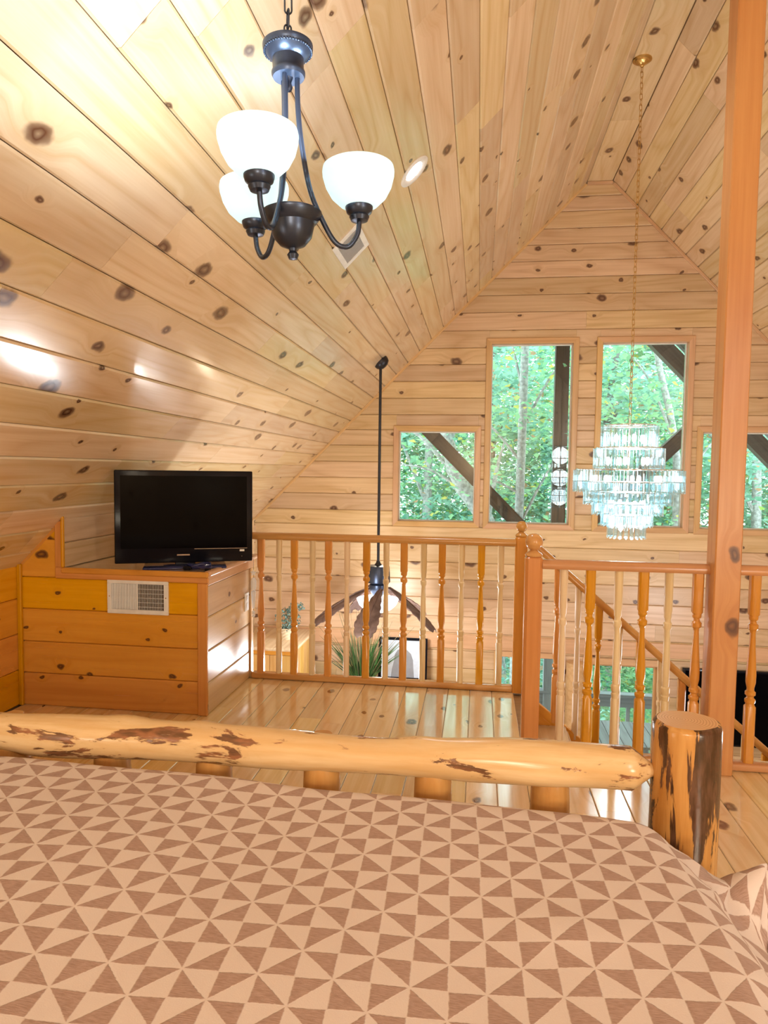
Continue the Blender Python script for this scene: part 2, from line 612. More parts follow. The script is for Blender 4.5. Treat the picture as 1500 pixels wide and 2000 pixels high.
def bowl_glass():
    t = NT('white_alabaster_glass')
    d = t.n('ShaderNodeBsdfDiffuse')
    d.inputs[0].default_value = (0.78, 0.86, 0.85, 1)
    tl = t.n('ShaderNodeBsdfTranslucent')
    tl.inputs[0].default_value = (0.80, 0.93, 0.93, 1)
    gl = t.n('ShaderNodeBsdfGlossy')
    gl.inputs['Roughness'].default_value = 0.15
    m1 = t.n('ShaderNodeMixShader')
    m1.inputs[0].default_value = 0.6
    t.l(d.outputs[0], m1.inputs[1])
    t.l(tl.outputs[0], m1.inputs[2])
    m2 = t.n('ShaderNodeMixShader')
    m2.inputs[0].default_value = 0.05
    t.l(m1.outputs[0], m2.inputs[1])
    t.l(gl.outputs[0], m2.inputs[2])
    t.l(m2.outputs[0], t.t.nodes['Material Output'].inputs[0])
    t.t.nodes.remove(t.b)
    return t.m


def leaf_mat(name, c1, c2, c3):
    t = NT(name)
    ri = t.n('ShaderNodeNewGeometry').outputs['Random Per Island']
    c = t.mix(t.smooth(ri, 0.0, 0.6), c1, c2)
    c = t.mix(t.smooth(ri, 0.90, 0.93), c, c3)
    d = t.n('ShaderNodeBsdfDiffuse')
    tl = t.n('ShaderNodeBsdfTranslucent')
    t.l(c, d.inputs[0])
    t.l(c, tl.inputs[0])
    m1 = t.n('ShaderNodeMixShader')
    m1.inputs[0].default_value = 0.5
    t.l(d.outputs[0], m1.inputs[1])
    t.l(tl.outputs[0], m1.inputs[2])
    t.l(m1.outputs[0], t.t.nodes['Material Output'].inputs[0])
    t.t.nodes.remove(t.b)
    return t.m


M_GLASS = glass_pane()
M_CRYS = crystal()
M_BOWL = bowl_glass()
M_BRONZE = plain('dark_bronze', (0.055, 0.072, 0.115), 0.33, 0.75, 0.5)
M_BLACKM = plain('black_metal', (0.03, 0.032, 0.04), 0.35, 0.5)
M_BRASS = plain('brass', (0.62, 0.42, 0.16), 0.25, 1.0)
M_CHROME = plain('chrome', (0.85, 0.86, 0.88), 0.12, 1.0)
M_WHITE = plain('white_enamel', (0.82, 0.82, 0.80), 0.4)
M_WHITECLOTH = plain('white_paint', (0.80, 0.82, 0.86), 0.55)
M_BLACK = plain('black_plastic', (0.006, 0.006, 0.010), 0.18, spec=0.22)
M_SCREEN = plain('dark_screen', (0.002, 0.002, 0.003), 0.04, var=0.0, spec=0.06)
M_NAVY = plain('navy_gloss_plastic', (0.02, 0.025, 0.10), 0.12)
M_BULB = plain('lit_bulb', (1, 1, 1), 0.4, em=(1, 0.97, 0.92), ems=10)
M_BULBW = plain('lit_lamp_glass', (1, 1, 1), 0.4, em=(0.95, 0.98, 1.0), ems=5)
M_LED = plain('lit_downlight', (1, 1, 1), 0.4, em=(0.95, 1.0, 1.0), ems=9)
M_TEAL = plain('teal_leaves', (0.13, 0.25, 0.23), 0.6, var=0.3)
M_GRASS = plain('green_grass_blade', (0.025, 0.075, 0.016), 0.5, var=0.4)
M_STALK = plain('dry_stalk', (0.14, 0.11, 0.05), 0.6)
M_PALEBASKET = plain('pale_wicker', (0.78, 0.68, 0.50), 0.7)
M_PAPER = plain('pale_blue_paper', (0.62, 0.72, 0.86), 0.6)
M_SILH = plain('grey_print', (0.28, 0.30, 0.34), 0.6)
M_POT = plain('dark_pot', (0.10, 0.08, 0.07), 0.5)
M_BARK = plain('grey_bark', (0.30, 0.29, 0.27), 0.9, var=0.35)
M_BARKD = plain('dark_bark', (0.12, 0.12, 0.11), 0.9, var=0.35)
M_SHADE = plain('lamp_shade', (0.85, 0.75, 0.55), 0.7)
M_BLADE = wood('carved_palm_blade', (0.20, 0.13, 0.11), (0.10, 0.06, 0.05), rough=0.5, knots=0.0, ring=0.6)
M_BLADEO = wood('orange_lit_palm_blade', (0.52, 0.26, 0.06), (0.36, 0.15, 0.03), rough=0.5, knots=0.0, ring=0.6)
M_LEAF1 = leaf_mat('leaf_light_green', (0.18, 0.40, 0.26), (0.32, 0.55, 0.30), (0.60, 0.50, 0.14))
M_LEAF2 = leaf_mat('leaf_mid_green', (0.12, 0.30, 0.22), (0.24, 0.46, 0.33), (0.40, 0.58, 0.14))
M_LEAF3 = leaf_mat('leaf_mint', (0.20, 0.42, 0.33), (0.34, 0.55, 0.45), (0.62, 0.32, 0.20))
M_GROUND = plain('forest_floor', (0.30, 0.42, 0.20), 0.9, var=0.4)
M_SLAB = plain('roof_shingle', (0.12, 0.11, 0.11), 0.9)

# ------------------------------------------------------------------ the shell of the room
G = 7.68          # depth of the gable wall
KX = -2.54        # knee wall
LZ = -2.50        # floor of the living room below
XR = 4.70


def zl(x): return x + 3.33
def zr(x): return 4.40 - 1.045 * (x - 1.32)


APX0, APX1, APZ = 1.06, 1.32, 4.395
# --- ceiling: a backing skin with its boards as parts
yb0, yb1 = -2.6, G + 0.14
pr = [(KX - 0.3, zl(KX - 0.3)), (APX0, APZ), (APX1, APZ), (XR + 0.3, zr(XR + 0.3))]
sk = 0.02
prB = [(KX - 0.3, zl(KX - 0.3) + sk * 1.4), (APX0 - 0.01, APZ + sk), (APX1 + 0.01, APZ + sk), (XR + 0.3, zr(XR + 0.3) + sk * 1.4)]
prT = [(x, z + 0.2) for x, z in prB]
v = [(x, y, z) for y in (yb0, yb1) for (x, z) in prB + prT[::-1]]
f = [tuple(range(8)), tuple(reversed(range(8, 16)))] + [(i, 8 + i, 8 + (i + 1) % 8, (i + 1) % 8) for i in range(8)]
ceil = obj('ceiling', mesh('ceiling', v, f, M_PLAIN_BACK))
ceil['kind'] = 'structure'
bw = 0.1277 * math.sqrt(2)
s2 = 1 / math.sqrt(2)
rc = random.Random(3)
for n in range(-12, 17):
    x0 = -1.054 + 0.1277 * n
    x1 = x0 + 0.1277
    if x1 < KX + 0.02 or x0 > APX0 - 0.03:
        continue
    w = bw
    if x1 > APX0:
        w = (APX0 - x0) * math.sqrt(2)
    y = -2.55
    cuts = []
    yy = 0.9 + rc.uniform(-0.3, 1.6)
    while yy < G - 0.4:
        cuts.append(yy)
        yy += rc.uniform(1.5, 3.4)
    cuts.append(G)
    for yc in cuts:
        if yc > 1.0:
            plank('board', ceil, M_CEIL, (x0, y, zl(x0)), (0, 1, 0), (s2, 0, s2), (0.0008, yc - y - 0.0008), w - 0.003, 0.018, 0.0075)
        y = yc
# right slope
sl = math.atan(1.045)
ddx, ddz = math.cos(sl), -math.sin(sl)
xs = APX1 + 0.004
pw = 0.181
k = 0
while True:
    x0 = APX1 + ddx * pw * k
    if x0 > XR - 0.05:
        break
    y = 1.5
    cuts = []
    yy = 2.2 + rc.uniform(0, 1.8)
    while yy < G - 0.4:
        cuts.append(yy)
        yy += rc.uniform(1.4, 3.2)
    cuts.append(G)
    for yc in cuts:
        plank('board', ceil, M_CEIL, (x0, y, zr(x0)), (0, 1, 0), (ddx, 0, ddz), (0.0008, yc - y - 0.0008), pw - 0.003, 0.018, 0.0075)
        y = yc
    k += 1
y = 1.5
for yc in (4.2, 6.4, G):
    plank('board', ceil, M_CEIL, (APX0, y, APZ), (0, 1, 0), (1, 0, 0), (0.0008, yc - y - 0.0008), APX1 - APX0 - 0.001, 0.018, 0.006)
    y = yc

# --- gable wall with its boards cut round the windows
WIN = [(-0.89, -0.049, 0.785, 1.780), (0.111, 0.968, 0.782, 2.724), (1.275, 2.143, 0.777, 2.725), (2.320, 3.170, 0.772, 1.785),
       (0.27, 0.90, -1.72, -0.70), (1.235, 1.955, -2.40, -0.735)]
M_CUT = 0.03
joints = [4.255, 4.105, 3.93, 3.765, 3.595, 3.425, 3.245, 3.065, 2.875, 2.690, 2.512, 2.331, 2.148, 1.966, 1.80, 1.625, 1.443, 1.262, 1.080, 0.895, 0.728,
          0.530, 0.330, 0.140, -0.065, -0.275, -0.46]
z = -0.46
while z > LZ:
    z = max(z - 0.2, LZ)
    joints.append(z)
XL = KX - 0.02


def xlim(z):
    if z < 0.79:
        return XL, XR
    return z - 3.33, min(XR, 1.32 + (4.40 - z) / 1.045)


wall_far = None
pieces = []
rg = random.Random(11)
tops = [APZ] + joints[:-1]
for z1, z0 in zip(tops, joints):
    brk = set()
    for (a, b, c, d) in WIN:
        if d + M_CUT > z0 and c - M_CUT < z1:
            brk.add(a - M_CUT)
            brk.add(b + M_CUT)
    lo = min(xlim(z0)[0], xlim(z1)[0])
    hi = max(xlim(z0)[1], xlim(z1)[1])
    if hi - lo > 3.2:
        c = rg.uniform(lo + 0.9, hi - 0.9)
        if all(abs(c - q) > 0.25 for q in brk) and not any(a - 0.1 < c < b + 0.1 and d > z0 and cc < z1 for a, b, cc, d in WIN):
            brk.add(c)
    bs = [lo] + sorted(q for q in brk if lo + 0.02 < q < hi - 0.02) + [hi]
    for i in range(len(bs) - 1):
        a, b = bs[i], bs[i + 1]
        za, zb = z0, z1
        dead = False
        mid = (a + b) / 2
        for (wa, wb, wc, wd) in WIN:
            if wa - M_CUT - 1e-4 <= mid <= wb + M_CUT + 1e-4:
                wlo, whi = wc - M_CUT, wd + M_CUT
                if wlo <= za and whi >= zb:
                    dead = True
                elif whi > za and whi < zb and wlo <= za:
                    za = whi
                elif wlo > za and wlo < zb:
                    zb = wlo
        if dead or zb - za < 0.012:
            continue
        first, last = i == 0, i == len(bs) - 2
        xa0 = xlim(za)[0] if first else a
        xa1 = xlim(zb)[0] if first else a
        xb0 = xlim(za)[1] if last else b
        xb1 = xlim(zb)[1] if last else b
        pieces.append((xa0, xb0, xa1, xb1, za, zb))
parts = []
for (a, b, d, e, za, zb) in pieces:
    y0, y1 = G + 0.018, G + 0.15
    v = [(a, y0, za), (b, y0, za), (e, y0, zb), (d, y0, zb), (a, y1, za), (b, y1, za), (e, y1, zb), (d, y1, zb)]
    parts.append((v, [(0, 1, 2, 3), (7, 6, 5, 4), (0, 4, 5, 1), (1, 5, 6, 2), (2, 6, 7, 3), (3, 7, 4, 0)]))
v, f = merge(parts)
wall_far = obj('wall_far', mesh('wall_far', v, f, M_PLAIN_BACK))
wall_far['kind'] = 'structure'
for (a, b, d, e, za, zb) in pieces:
    plank('board', wall_far, M_WALL, (0, G, za), (1, 0, 0), (0, 0, 1), (a + 0.0006, b - 0.0006, d + 0.0006, e - 0.0006), zb - za - 0.003, 0.018, 0.0075)

# rake trims where gable and ceiling meet
def strip(name, p, q, w, t, mat, up):
    p, q = Vector(p), Vector(q)
    ux = (q - p).normalized()
    uy = Vector(up) - ux * ux.dot(Vector(up))
    o = plank(name, None, mat, p, ux, uy.normalized(), (0, (q - p).length), w, t, 0.004)
    o['kind'] = 'structure'
    return o


strip('trim_1', (KX, G - 0.02, zl(KX) - 0.038), (APX0, G - 0.02, APZ - 0.038), 0.028, 0.02, M_TRIM, (-1, 0, 1))
strip('trim_2', (APX1, G - 0.02, APZ - 0.038), (XR, G - 0.02, zr(XR) - 0.038), 0.028, 0.02, M_TRIM, (1, 0, 1))
strip('trim_3', (APX0, G - 0.02, APZ - 0.032), (APX1, G - 0.02, APZ - 0.032), 0.03, 0.02, M_TRIM, (0, 0, 1))

# --- windows
def mitre(name, parent, mat, a, b, c, d, w, y, t):
    """four mitred casing boards round the rectangle a..b, c..d (x, z)"""
    for k in range(4):
        if k == 0:
            o, ux, uy, L = (a, y, c), (1, 0, 0), (0, 0, -1), b - a
        elif k == 1:
            o, ux, uy, L = (b, y, d), (-1, 0, 0), (0, 0, 1), b - a
        elif k == 2:
            o, ux, uy, L = (a, y, d), (0, 0, -1), (-1, 0, 0), d - c
        else:
            o, ux, uy, L = (b, y, c), (0, 0, 1), (1, 0, 0), d - c
        ux, uy = Vector(ux), Vector(uy)
        # local z must point to the camera (-Y): flip the run when it does not
        if ux.cross(uy).y > 0:
            o = Vector(o) + ux * L
            ux = -ux
        plank(name, parent, mat, o, ux, uy, (0, L, -w, L + w), w, t, 0.006)


for i, (a, b, c, d) in enumerate(WIN):
    nm = 'window_%d' % (i + 1) if i < 5 else 'door_1'
    w = thing(nm, loc=((a + b) / 2, G, c))
    w['kind'] = 'structure'
    cw = 0.062
    if i == 5:
        mitre('casing', w, M_TRIM, a, b, c + 0.05, d, 0.07, G - 0.02, 0.022)
        box('threshold', w, M_TRIM, a - 0.03, b + 0.03, G - 0.04, G + 0.15, LZ, c, 0.004)
    else:
        mitre('casing', w, M_TRIM, a, b, c, d, cw, G - 0.018, 0.02)
    # jamb lining and sash
    for (x0, x1, z0, z1) in ((a - 0.028, a, c - 0.028, d + 0.028), (b, b + 0.028, c - 0.028, d + 0.028), (a, b, c - 0.028, c), (a, b, d, d + 0.028)):
        box('jamb', w, M_TRIM, x0, x1, G - 0.004, G + 0.15, z0, z1, 0.001)
    sw = 0.012 if i < 5 else 0.03
    ms = M_WHITE if i < 5 else M_TRIM
    for (x0, x1, z0, z1) in ((a, a + sw, c, d), (b - sw, b, c, d), (a + sw, b - sw, c, c + sw), (a + sw, b - sw, d - sw, d)):
        box('sash', w, ms, x0, x1, G + 0.06, G + 0.09, z0, z1, 0.002)
    box('pane', w, M_GLASS, a + sw, b - sw, G + 0.074, G + 0.078, c + sw, d - sw, 0)

# band board over the lower windows
o = box('trim_4', None, M_TRIM, XL, XR, G - 0.03, G, -0.63, -0.47, 0.005)
o['kind'] = 'structure'
for k, cx_ in enumerate((1.075,)):
    lc = thing('log_column', 'pale peeled half log column between the downstairs window and glass door', 'column', (cx_, G - 0.03, LZ))
    pf = [(0.098 + 0.004 * math.sin(q * 1.7), q * 0.1) for q in range(0, 19)]
    lathe('shaft', lc, M_LOGPALE, [(r, zz) for r, zz in pf], T3((cx_, G - 0.101, LZ)), 20)

# --- knee wall, right wall, rear wall, downstairs walls
wl = box('wall_left', None, M_PLAIN_BACK, KX - 0.14, KX - 0.018, -2.6, G + 0.15, LZ - 0.2, 0.93, 0)
wl['kind'] = 'structure'
zrow = [0, 0.2, 0.405, 0.605, 0.79]
for a, b in zip(zrow[:-1], zrow[1:]):
    y = 1.2
    for yc in (2.5 + rc.uniform(-.6, .6), 3.53):
        plank('board', wl, M_ORANGE, (KX, y, a), (0, 1, 0), (0, 0, 1), (0.0005, yc - y - 0.0005), b - a - 0.0025, 0.018, 0.006)
        y = yc
zz = LZ
while zz < 0.7:
    zt = min(zz + 0.2, 0.79)
    plank('board', wl, M_WALL, (KX, 4.42, zz), (0, 1, 0), (0, 0, 1), (0.0005, G - 4.42), zt - zz - 0.001, 0.018, 0.005)
    zz = zt
wr = box('wall_right', None, M_WALL, XR, XR + 0.12, -2.6, G + 0.15, LZ - 0.2, 1.2, 0)
wr['kind'] = 'structure'
wb = box('wall_back', None, M_WALL, KX - 0.14, XR + 0.12, -2.72, -2.6, LZ - 0.2, 5.0, 0)
wb['kind'] = 'structure'

# --- floors
FE = 4.30      # loft edge under the railing
SX0, SY0 = 0.30, 3.30   # stair well
SX1 = 3.45
parts = [boxvf(KX - 0.02, XR, -2.6, SY0, -0.26, -0.018), boxvf(KX - 0.02, SX0, SY0, FE, -0.26, -0.018), boxvf(SX1, XR, SY0, FE, -0.26, -0.018)]
v, f = merge(parts)
fl = obj('floor', mesh('floor', v, f, M_PLAIN_BACK))
fl['kind'] = 'structure'
rf = random.Random(5)
x = -0.0275 - 0.1315 * 20
while x < XR - 0.05:
    x1 = min(x + 0.1315, XR)
    xa = max(x, KX)
    if x1 - xa > 0.03:
        yend = SY0 if SX0 - 0.04 < (x + x1) / 2 < SX1 else FE
        y = -0.6
        cuts = []
        yy = rf.uniform(0.4, 2.6)
        while yy < yend - 0.5:
            cuts.append(yy)
            yy += rf.uniform(1.4, 2.6)
        cuts.append(yend)
        for yc in cuts:
            plank('floor_board', fl, M_FLOOR, (xa, yc, 0.0), (0, -1, 0), (1, 0, 0), (0.0006, yc - y - 0.0006), x1 - xa - 0.0018, 0.018, 0.003)
            y = yc
    x = x1
fz = box('trim_5', None, M_OTRIM, KX, SX0, FE, FE + 0.02, -0.27, 0.0, 0.003)
fz['kind'] = 'structure'
fz = box('trim_6', None, M_OTRIM, SX0, SX1, SY0, SY0 + 0.02, -0.27, 0.0, 0.003)
fz['kind'] = 'structure'
fl2 = box('floor', None, M_FLOOR, KX - 0.02, XR, -2.6, G, LZ - 0.1, LZ, 0)
fl2['kind'] = 'structure'

# ------------------------------------------------------------------ built-in corner ledge with the television
BX0, BX1, BY0, BY1, BZ = KX, -1.44, 3.53, 4.28, 0.785
AX = -2.262    # alcove side wall
led = thing('built_in_ledge', 'orange pine panelled built-in ledge carrying the television', 'built-in cabinet', ((BX0 + BX1) / 2, BY0, 0))
rows = [0.0, 0.185, 0.365, 0.55, 0.73]
for a, b in zip(rows[:-1], rows[1:]):
    plank('front_board', led, M_ORANGE, (BX0 + 0.02, BY0, a), (1, 0, 0), (0, 0, 1), (0.0005, BX1 - BX0 - 0.02), b - a - 0.0025, 0.018, 0.006)
plank('front_board', led, M_ORANGE, (BX0 + 0.02, BY0, 0.73), (1, 0, 0), (0, 0, 1), (0, AX - BX0 - 0.055, 0, AX - BX0 - 0.055), 0.21, 0.018, 0.004)
plank('front_board', led, M_ORANGE, (BX0 + 0.02, BY0, 0.94), (1, 0, 0), (0, 0, 1), (0.135, AX - BX0 - 0.055, 0.232, AX - BX0 - 0.055), 0.102, 0.018, 0.004)
srow = [0.0, 0.175, 0.355, 0.54, 0.715]
for a, b in zip(srow[:-1], srow[1:]):
    plank('side_board', led, M_WALL, (BX1, BY0, a), (0, 1, 0), (0, 0, 1), (0.001, BY1 - BY0), b - a - 0.0025, 0.018, 0.006)
v, f = merge([boxvf(BX0, BX1 - 0.019, BY0 + 0.019, BY1, 0, BZ - 0.02), boxvf(BX0, AX - 0.019, BY0 + 0.019, BY1, BZ - 0.02, 1.03)])
obj('carcass', mesh('carcass', v, f, M_PLAIN_BACK), led)
for a, b in ((BY0 + 0.004, 3.72), (3.72, 3.91), (3.91, 4.10), (4.10, BY1 + 0.06)):
    plank('top_board', led, M_FLOOR, (AX, a, BZ), (1, 0, 0), (0, 1, 0), (0, BX1 - AX + 0.004), b - a - 0.001, 0.02, 0.002)
arow = [BZ, 0.925, 1.06]
for a, b in zip(arow[:-1], arow[1:]):
    plank('alcove_board', led, M_WALL, (AX, BY0, a), (0, 1, 0), (0, 0, 1), (0.001, 4.36 - BY0), b - a - 0.0025, 0.018, 0.006)
# trims
box('front_trim', led, M_OTRIM, AX - 0.052, BX1 + 0.012, BY0 - 0.014, BY0 + 0.002, 0.727, BZ + 0.004, 0.005)
box('front_trim', led, M_OTRIM, AX - 0.012, BX1 + 0.014, BY0 - 0.022, BY0 + 0.0, 0.757, BZ + 0.004, 0.006)
box('alcove_trim', led, M_OTRIM, AX - 0.052, AX + 0.002, BY0 - 0.014, BY0 + 0.002, BZ + 0.004, 1.045, 0.005)
box('alcove_trim', led, M_OTRIM, AX - 0.012, AX + 0.004, BY0 - 0.022, BY0 + 0.0, BZ + 0.004, 1.075, 0.005)
box('corner_trim', led, M_OTRIM, BX1 - 0.05, BX1 + 0.006, BY0 - 0.012, BY0 + 0.001, 0.0, 0.727, 0.005)
box('side_trim', led, M_TRIM, BX1, BX1 + 0.012, BY0, BY1 + 0.02, 0.715, BZ - 0.004, 0.004)
box('side_nosing', led, M_TRIM, BX1 - 0.02, BX1 + 0.022, BY0 + 0.004, BY1 + 0.09, BZ - 0.022, BZ + 0.006, 0.011, 3)
box('side_trim', led, M_TRIM, BX1, BX1 + 0.01, BY1 - 0.045, BY1, 0.0, 0.715, 0.003)
box('knee_trim', led, M_OTRIM, BX0, BX0 + 0.024, BY0 - 0.022, BY0, 0.0, 0.80, 0.004)
plank('slope_trim', led, M_OTRIM, (BX0 + 0.0, BY0 - 0.001, 0.765), (s2, 0, s2), (-s2, 0, s2), (0.01, 0.35), 0.024, 0.02, 0.004)
plank('back_board', led, M_WALL, (AX, 4.345, BZ), (1, 0, 0), (0, 0, 1), (0, -1.462 - AX), 0.22, 0.04, 0.003)
box('back_cap', led, M_TRIM, AX, -1.455, 4.335, 4.395, BZ + 0.221, BZ + 0.239, 0.004)

# air return grille
vt = thing('air_return_grille', 'white metal return air grille set in the orange panelling below the television', 'vent', (-1.83, BY0, 0.54))
vx0, vx1, vz0, vz1 = -2.007, -1.655, 0.545, 0.735
yv = BY0 - 0.006
for (a, b, c, d) in ((vx0, vx1, vz0, vz0 + 0.024), (vx0, vx1, vz1 - 0.024, vz1), (vx0, vx0 + 0.026, vz0 + 0.024, vz1 - 0.024), (vx1 - 0.026, vx1, vz0 + 0.024, vz1 - 0.024)):
    box('frame', vt, M_WHITE, a, b, yv - 0.006, yv + 0.006, c, d, 0.002)
box('backing', vt, M_DARK, vx0 + 0.02, vx1 - 0.02, yv + 0.003, yv + 0.005, vz0 + 0.02, vz1 - 0.02, 0)
xm = -1.832
box('mullion', vt, M_WHITE, xm - 0.003, xm + 0.003, yv - 0.004, yv + 0.003, vz0 + 0.024, vz1 - 0.024, 0)
sv, sf = moved(box_vf(0.0062, 0.0012, vz1 - vz0 - 0.05), RZ(0.5))
sm = mesh('slat', sv, sf, M_WHITE)
for k in range(16):
    obj('slat', sm, vt, T3((vx0 + 0.031 + k * 0.0092, yv - 0.001, (vz0 + vz1) / 2)))
sv, sf = moved(box_vf(0.0016, 0.004, vz1 - vz0 - 0.05), Matrix())
sm = mesh('slat', sv, sf, M_WHITE)
for k in range(15):
    obj('slat', sm, vt, T3((xm + 0.011 + k * 0.0092, yv - 0.001, (vz0 + vz1) / 2)))
for k in range(5):
    box('crossbar', vt, M_WHITE, xm + 0.003, vx1 - 0.026, yv - 0.004, yv - 0.0025, vz0 + 0.040 + k * 0.0245, vz0 + 0.0418 + k * 0.0245, 0)
for sx in (vx0 + 0.013, vx1 - 0.013):
    lathe('screw', vt, M_CHROME, [(0.004, 0), (0.003, 0.0015)], T3((sx, yv - 0.006, (vz0 + vz1) / 2)) @ RX(PI / 2), 10)

# ------------------------------------------------------------------ television
tl_, tr_ = Vector((-1.985, 3.565, 0)), Vector((-1.300, 3.865, 0))
ang = math.atan2(tr_.y - tl_.y, tr_.x - tl_.x)
TW, TH = (tr_ - tl_).length, 0.518
tc_ = (tl_ + tr_) / 2
TM = T3((tc_.x, tc_.y, BZ)) @ RZ(ang)      # local x along the screen, -y towards the viewer
tv = thing('television', 'flat black television standing on the wooden ledge', 'television', (tc_.x, tc_.y, BZ), rot=RZ(ang))
zb_ = 0.028
box('housing', tv, M_BLACK, -TW / 2, TW / 2, -0.02, 0.030, zb_, zb_ + TH, 0.006, 2, mw=TM)
box('screen', tv, M_SCREEN, -TW / 2 + 0.032, TW / 2 - 0.032, -0.0225, -0.0195, zb_ + 0.082, zb_ + TH - 0.03, 0, mw=TM)
box('bezel_strip', tv, M_CHROME, 0.05, TW / 2 - 0.03, -0.0222, -0.019, zb_ + 0.0755, zb_ + 0.0775, 0, mw=TM)
box('logo', tv, M_CHROME, -0.045, 0.025, -0.0222, -0.019, zb_ + 0.039, zb_ + 0.047, 0.001, mw=TM)
box('sticker', tv, M_WHITE, TW / 2 - 0.072, TW / 2 - 0.046, -0.0222, -0.019, zb_ + 0.058, zb_ + 0.069, 0, mw=TM)
lathe('power_light', tv, M_CHROME, [(0.003, 0), (0.002, 0.002)], TM @ T3((TW / 2 - 0.06, -0.02, zb_ + 0.030)) @ RX(PI / 2), 10)
box('neck', tv, M_BLACK, -0.055, 0.055, -0.005, 0.035, 0.010, zb_ + 0.02, 0.004, mw=TM)
box('stand_base', tv, M_NAVY, -0.225, 0.225, -0.10, 0.14, 0.0, 0.013, 0.006, 2, mw=TM)
lathe('stand_disc', tv, M_NAVY, [(0.12, 0.0), (0.12, 0.004), (0.10, 0.007), (0.0005, 0.008)], TM @ T3((0, 0.015, 0.0125)), 32)
# cable bundle and small remote in front of the base
cb = thing('cable_bundle', 'tangled glossy dark cable bundle lying in front of the television base', 'cable', (-1.52, 3.63, BZ))
pts = []
rr = random.Random(2)
for k in range(44):
    a = k * 0.62
    r = 0.034 + 0.012 * math.sin(k * 1.3)
    pts.append((-1.520 + r * 1.5 * math.cos(a), 3.625 + r * 0.7 * math.sin(a), BZ + 0.012 + 0.026 * (0.5 + 0.5 * math.sin(k * 0.9)) * (1 - k / 60)))
tube('loop', cb, M_NAVY, spline(pts, 3), 0.0055, 7)
box('plug', cb, M_BLACK, -1.475, -1.445, 3.585, 3.605, BZ + 0.001, BZ + 0.015, 0.003)
box('adapter', cb, M_BLACK, -1.60, -1.555, 3.585, 3.61, BZ + 0.001, BZ + 0.022, 0.004)

# ------------------------------------------------------------------ railings
def ring(r, z, sq, n=16):
    pts = []
    for i in range(n):
        a = 2 * PI * (i + 0.5) / n
        c, s = math.cos(a), math.sin(a)
        m = max(abs(c), abs(s))
        k = r / m if sq else r
        pts.append((z, k * c, k * s))
    return pts


def turned(name, prof, H, mat, n=16):
    """prof: (t, r, square?) from the foot up; local x runs up the baluster"""
    v, f = [], []
    for (t, r, sq) in prof:
        v += ring(r, t * H, sq, n)
    for k in range(len(prof) - 1):
        for i in range(n):
            j = (i + 1) % n
            f.append((k * n + i, k * n + j, (k + 1) * n + j, (k + 1) * n + i))
    f.append(tuple(reversed(range(n))))
    m = (len(prof) - 1) * n
    f.append(tuple(range(m, m + n)))
    return mesh(name, v, f, mat, 35)


def bal_prof(a, ru):
    return [(0, a, 1), (0.30, a, 1), (0.308, a * 0.92, 0), (0.316, ru * 0.80, 0), (0.324, ru * 1.0, 0), (0.338, ru * 1.02, 0), (0.346, ru * 0.72, 0), (0.356, ru * 0.68, 0),
            (0.364, ru * 1.0, 0), (0.378, ru * 1.0, 0), (0.386, ru * 0.72, 0), (0.40, ru * 0.70, 0), (0.43, ru * 0.95, 0), (0.47, ru * 0.98, 0), (0.54, ru * 0.82, 0), (0.62, ru * 0.62, 0),
            (0.69, ru * 0.52, 0), (0.705, ru * 0.6, 0), (0.715, ru * 0.95, 0), (0.735, ru * 0.98, 0), (0.745, ru * 0.62, 0), (0.757, ru * 0.60, 0), (0.765, ru * 0.85, 0), (0.776, ru * 0.9, 0),
            (0.782, a * 0.9, 0), (0.792, a, 1), (1.0, a, 1)]


def pale_prof(a, ru):
    return [(0, a, 0), (0.30, a, 0), (0.306, ru * 0.82, 0), (0.33, ru * 0.95, 0), (0.338, ru * 0.75, 0), (0.35, ru, 0), (0.375, ru, 0), (0.383, ru * 0.75, 0), (0.41, ru * 0.8, 0), (0.5, ru * 0.86, 0),
            (0.62, ru * 0.76, 0), (0.69, ru * 0.68, 0), (0.70, ru * 0.95, 0), (0.725, ru * 0.95, 0), (0.733, ru * 0.7, 0), (0.75, ru * 0.72, 0), (0.757, ru * 0.88, 0), (0.785, ru * 0.88, 0), (0.79, a, 0), (1, a, 0)]


BALH = 0.862
bm_o = turned('baluster', bal_prof(0.0215, 0.0225), BALH, M_BAL)
bm_p = turned('baluster', pale_prof(0.0195, 0.0200), BALH, M_PALE, 12)


def baluster(parent, x, y, z, pale, H=BALH):
    me = bm_p if pale else bm_o
    o = obj('baluster', me, parent, frame((x, y, z), (0, 0, 1), (1, 0, 0)) @ RX(0.2 if pale else 0))
    if pale:
        o['label'] = 'pale grained ash baluster'
    return o


def handrail_vf(L):
    sec = [(-0.030, 0.0), (0.030, 0.0), (0.036, 0.010), (0.036, 0.022), (0.030, 0.034), (0.018, 0.041), (0.0, 0.043), (-0.018, 0.041), (-0.030, 0.034), (-0.036, 0.022), (-0.036, 0.010)]
    n = len(sec)
    v = [(x, y, z) for x in (0, L) for (y, z) in sec]
    f = [(i, (i + 1) % n, n + (i + 1) % n, n + i) for i in range(n)]
    f = [tuple(reversed(q)) for q in f]
    f += [tuple(range(n)), tuple(reversed(range(n, 2 * n)))]
    return v, [tuple(reversed(q)) for q in f]


def handrail(parent, mat, p, q):
    p, q = Vector(p), Vector(q)
    ux = (q - p).normalized()
    uy = Vector((0, 1, 0)) if abs(ux.y) < 0.5 else Vector((-1, 0, 0))
    v, f = handrail_vf((q - p).length)
    return obj('handrail', mesh('handrail', v, f, mat, 40), parent, frame(p, ux, uy))


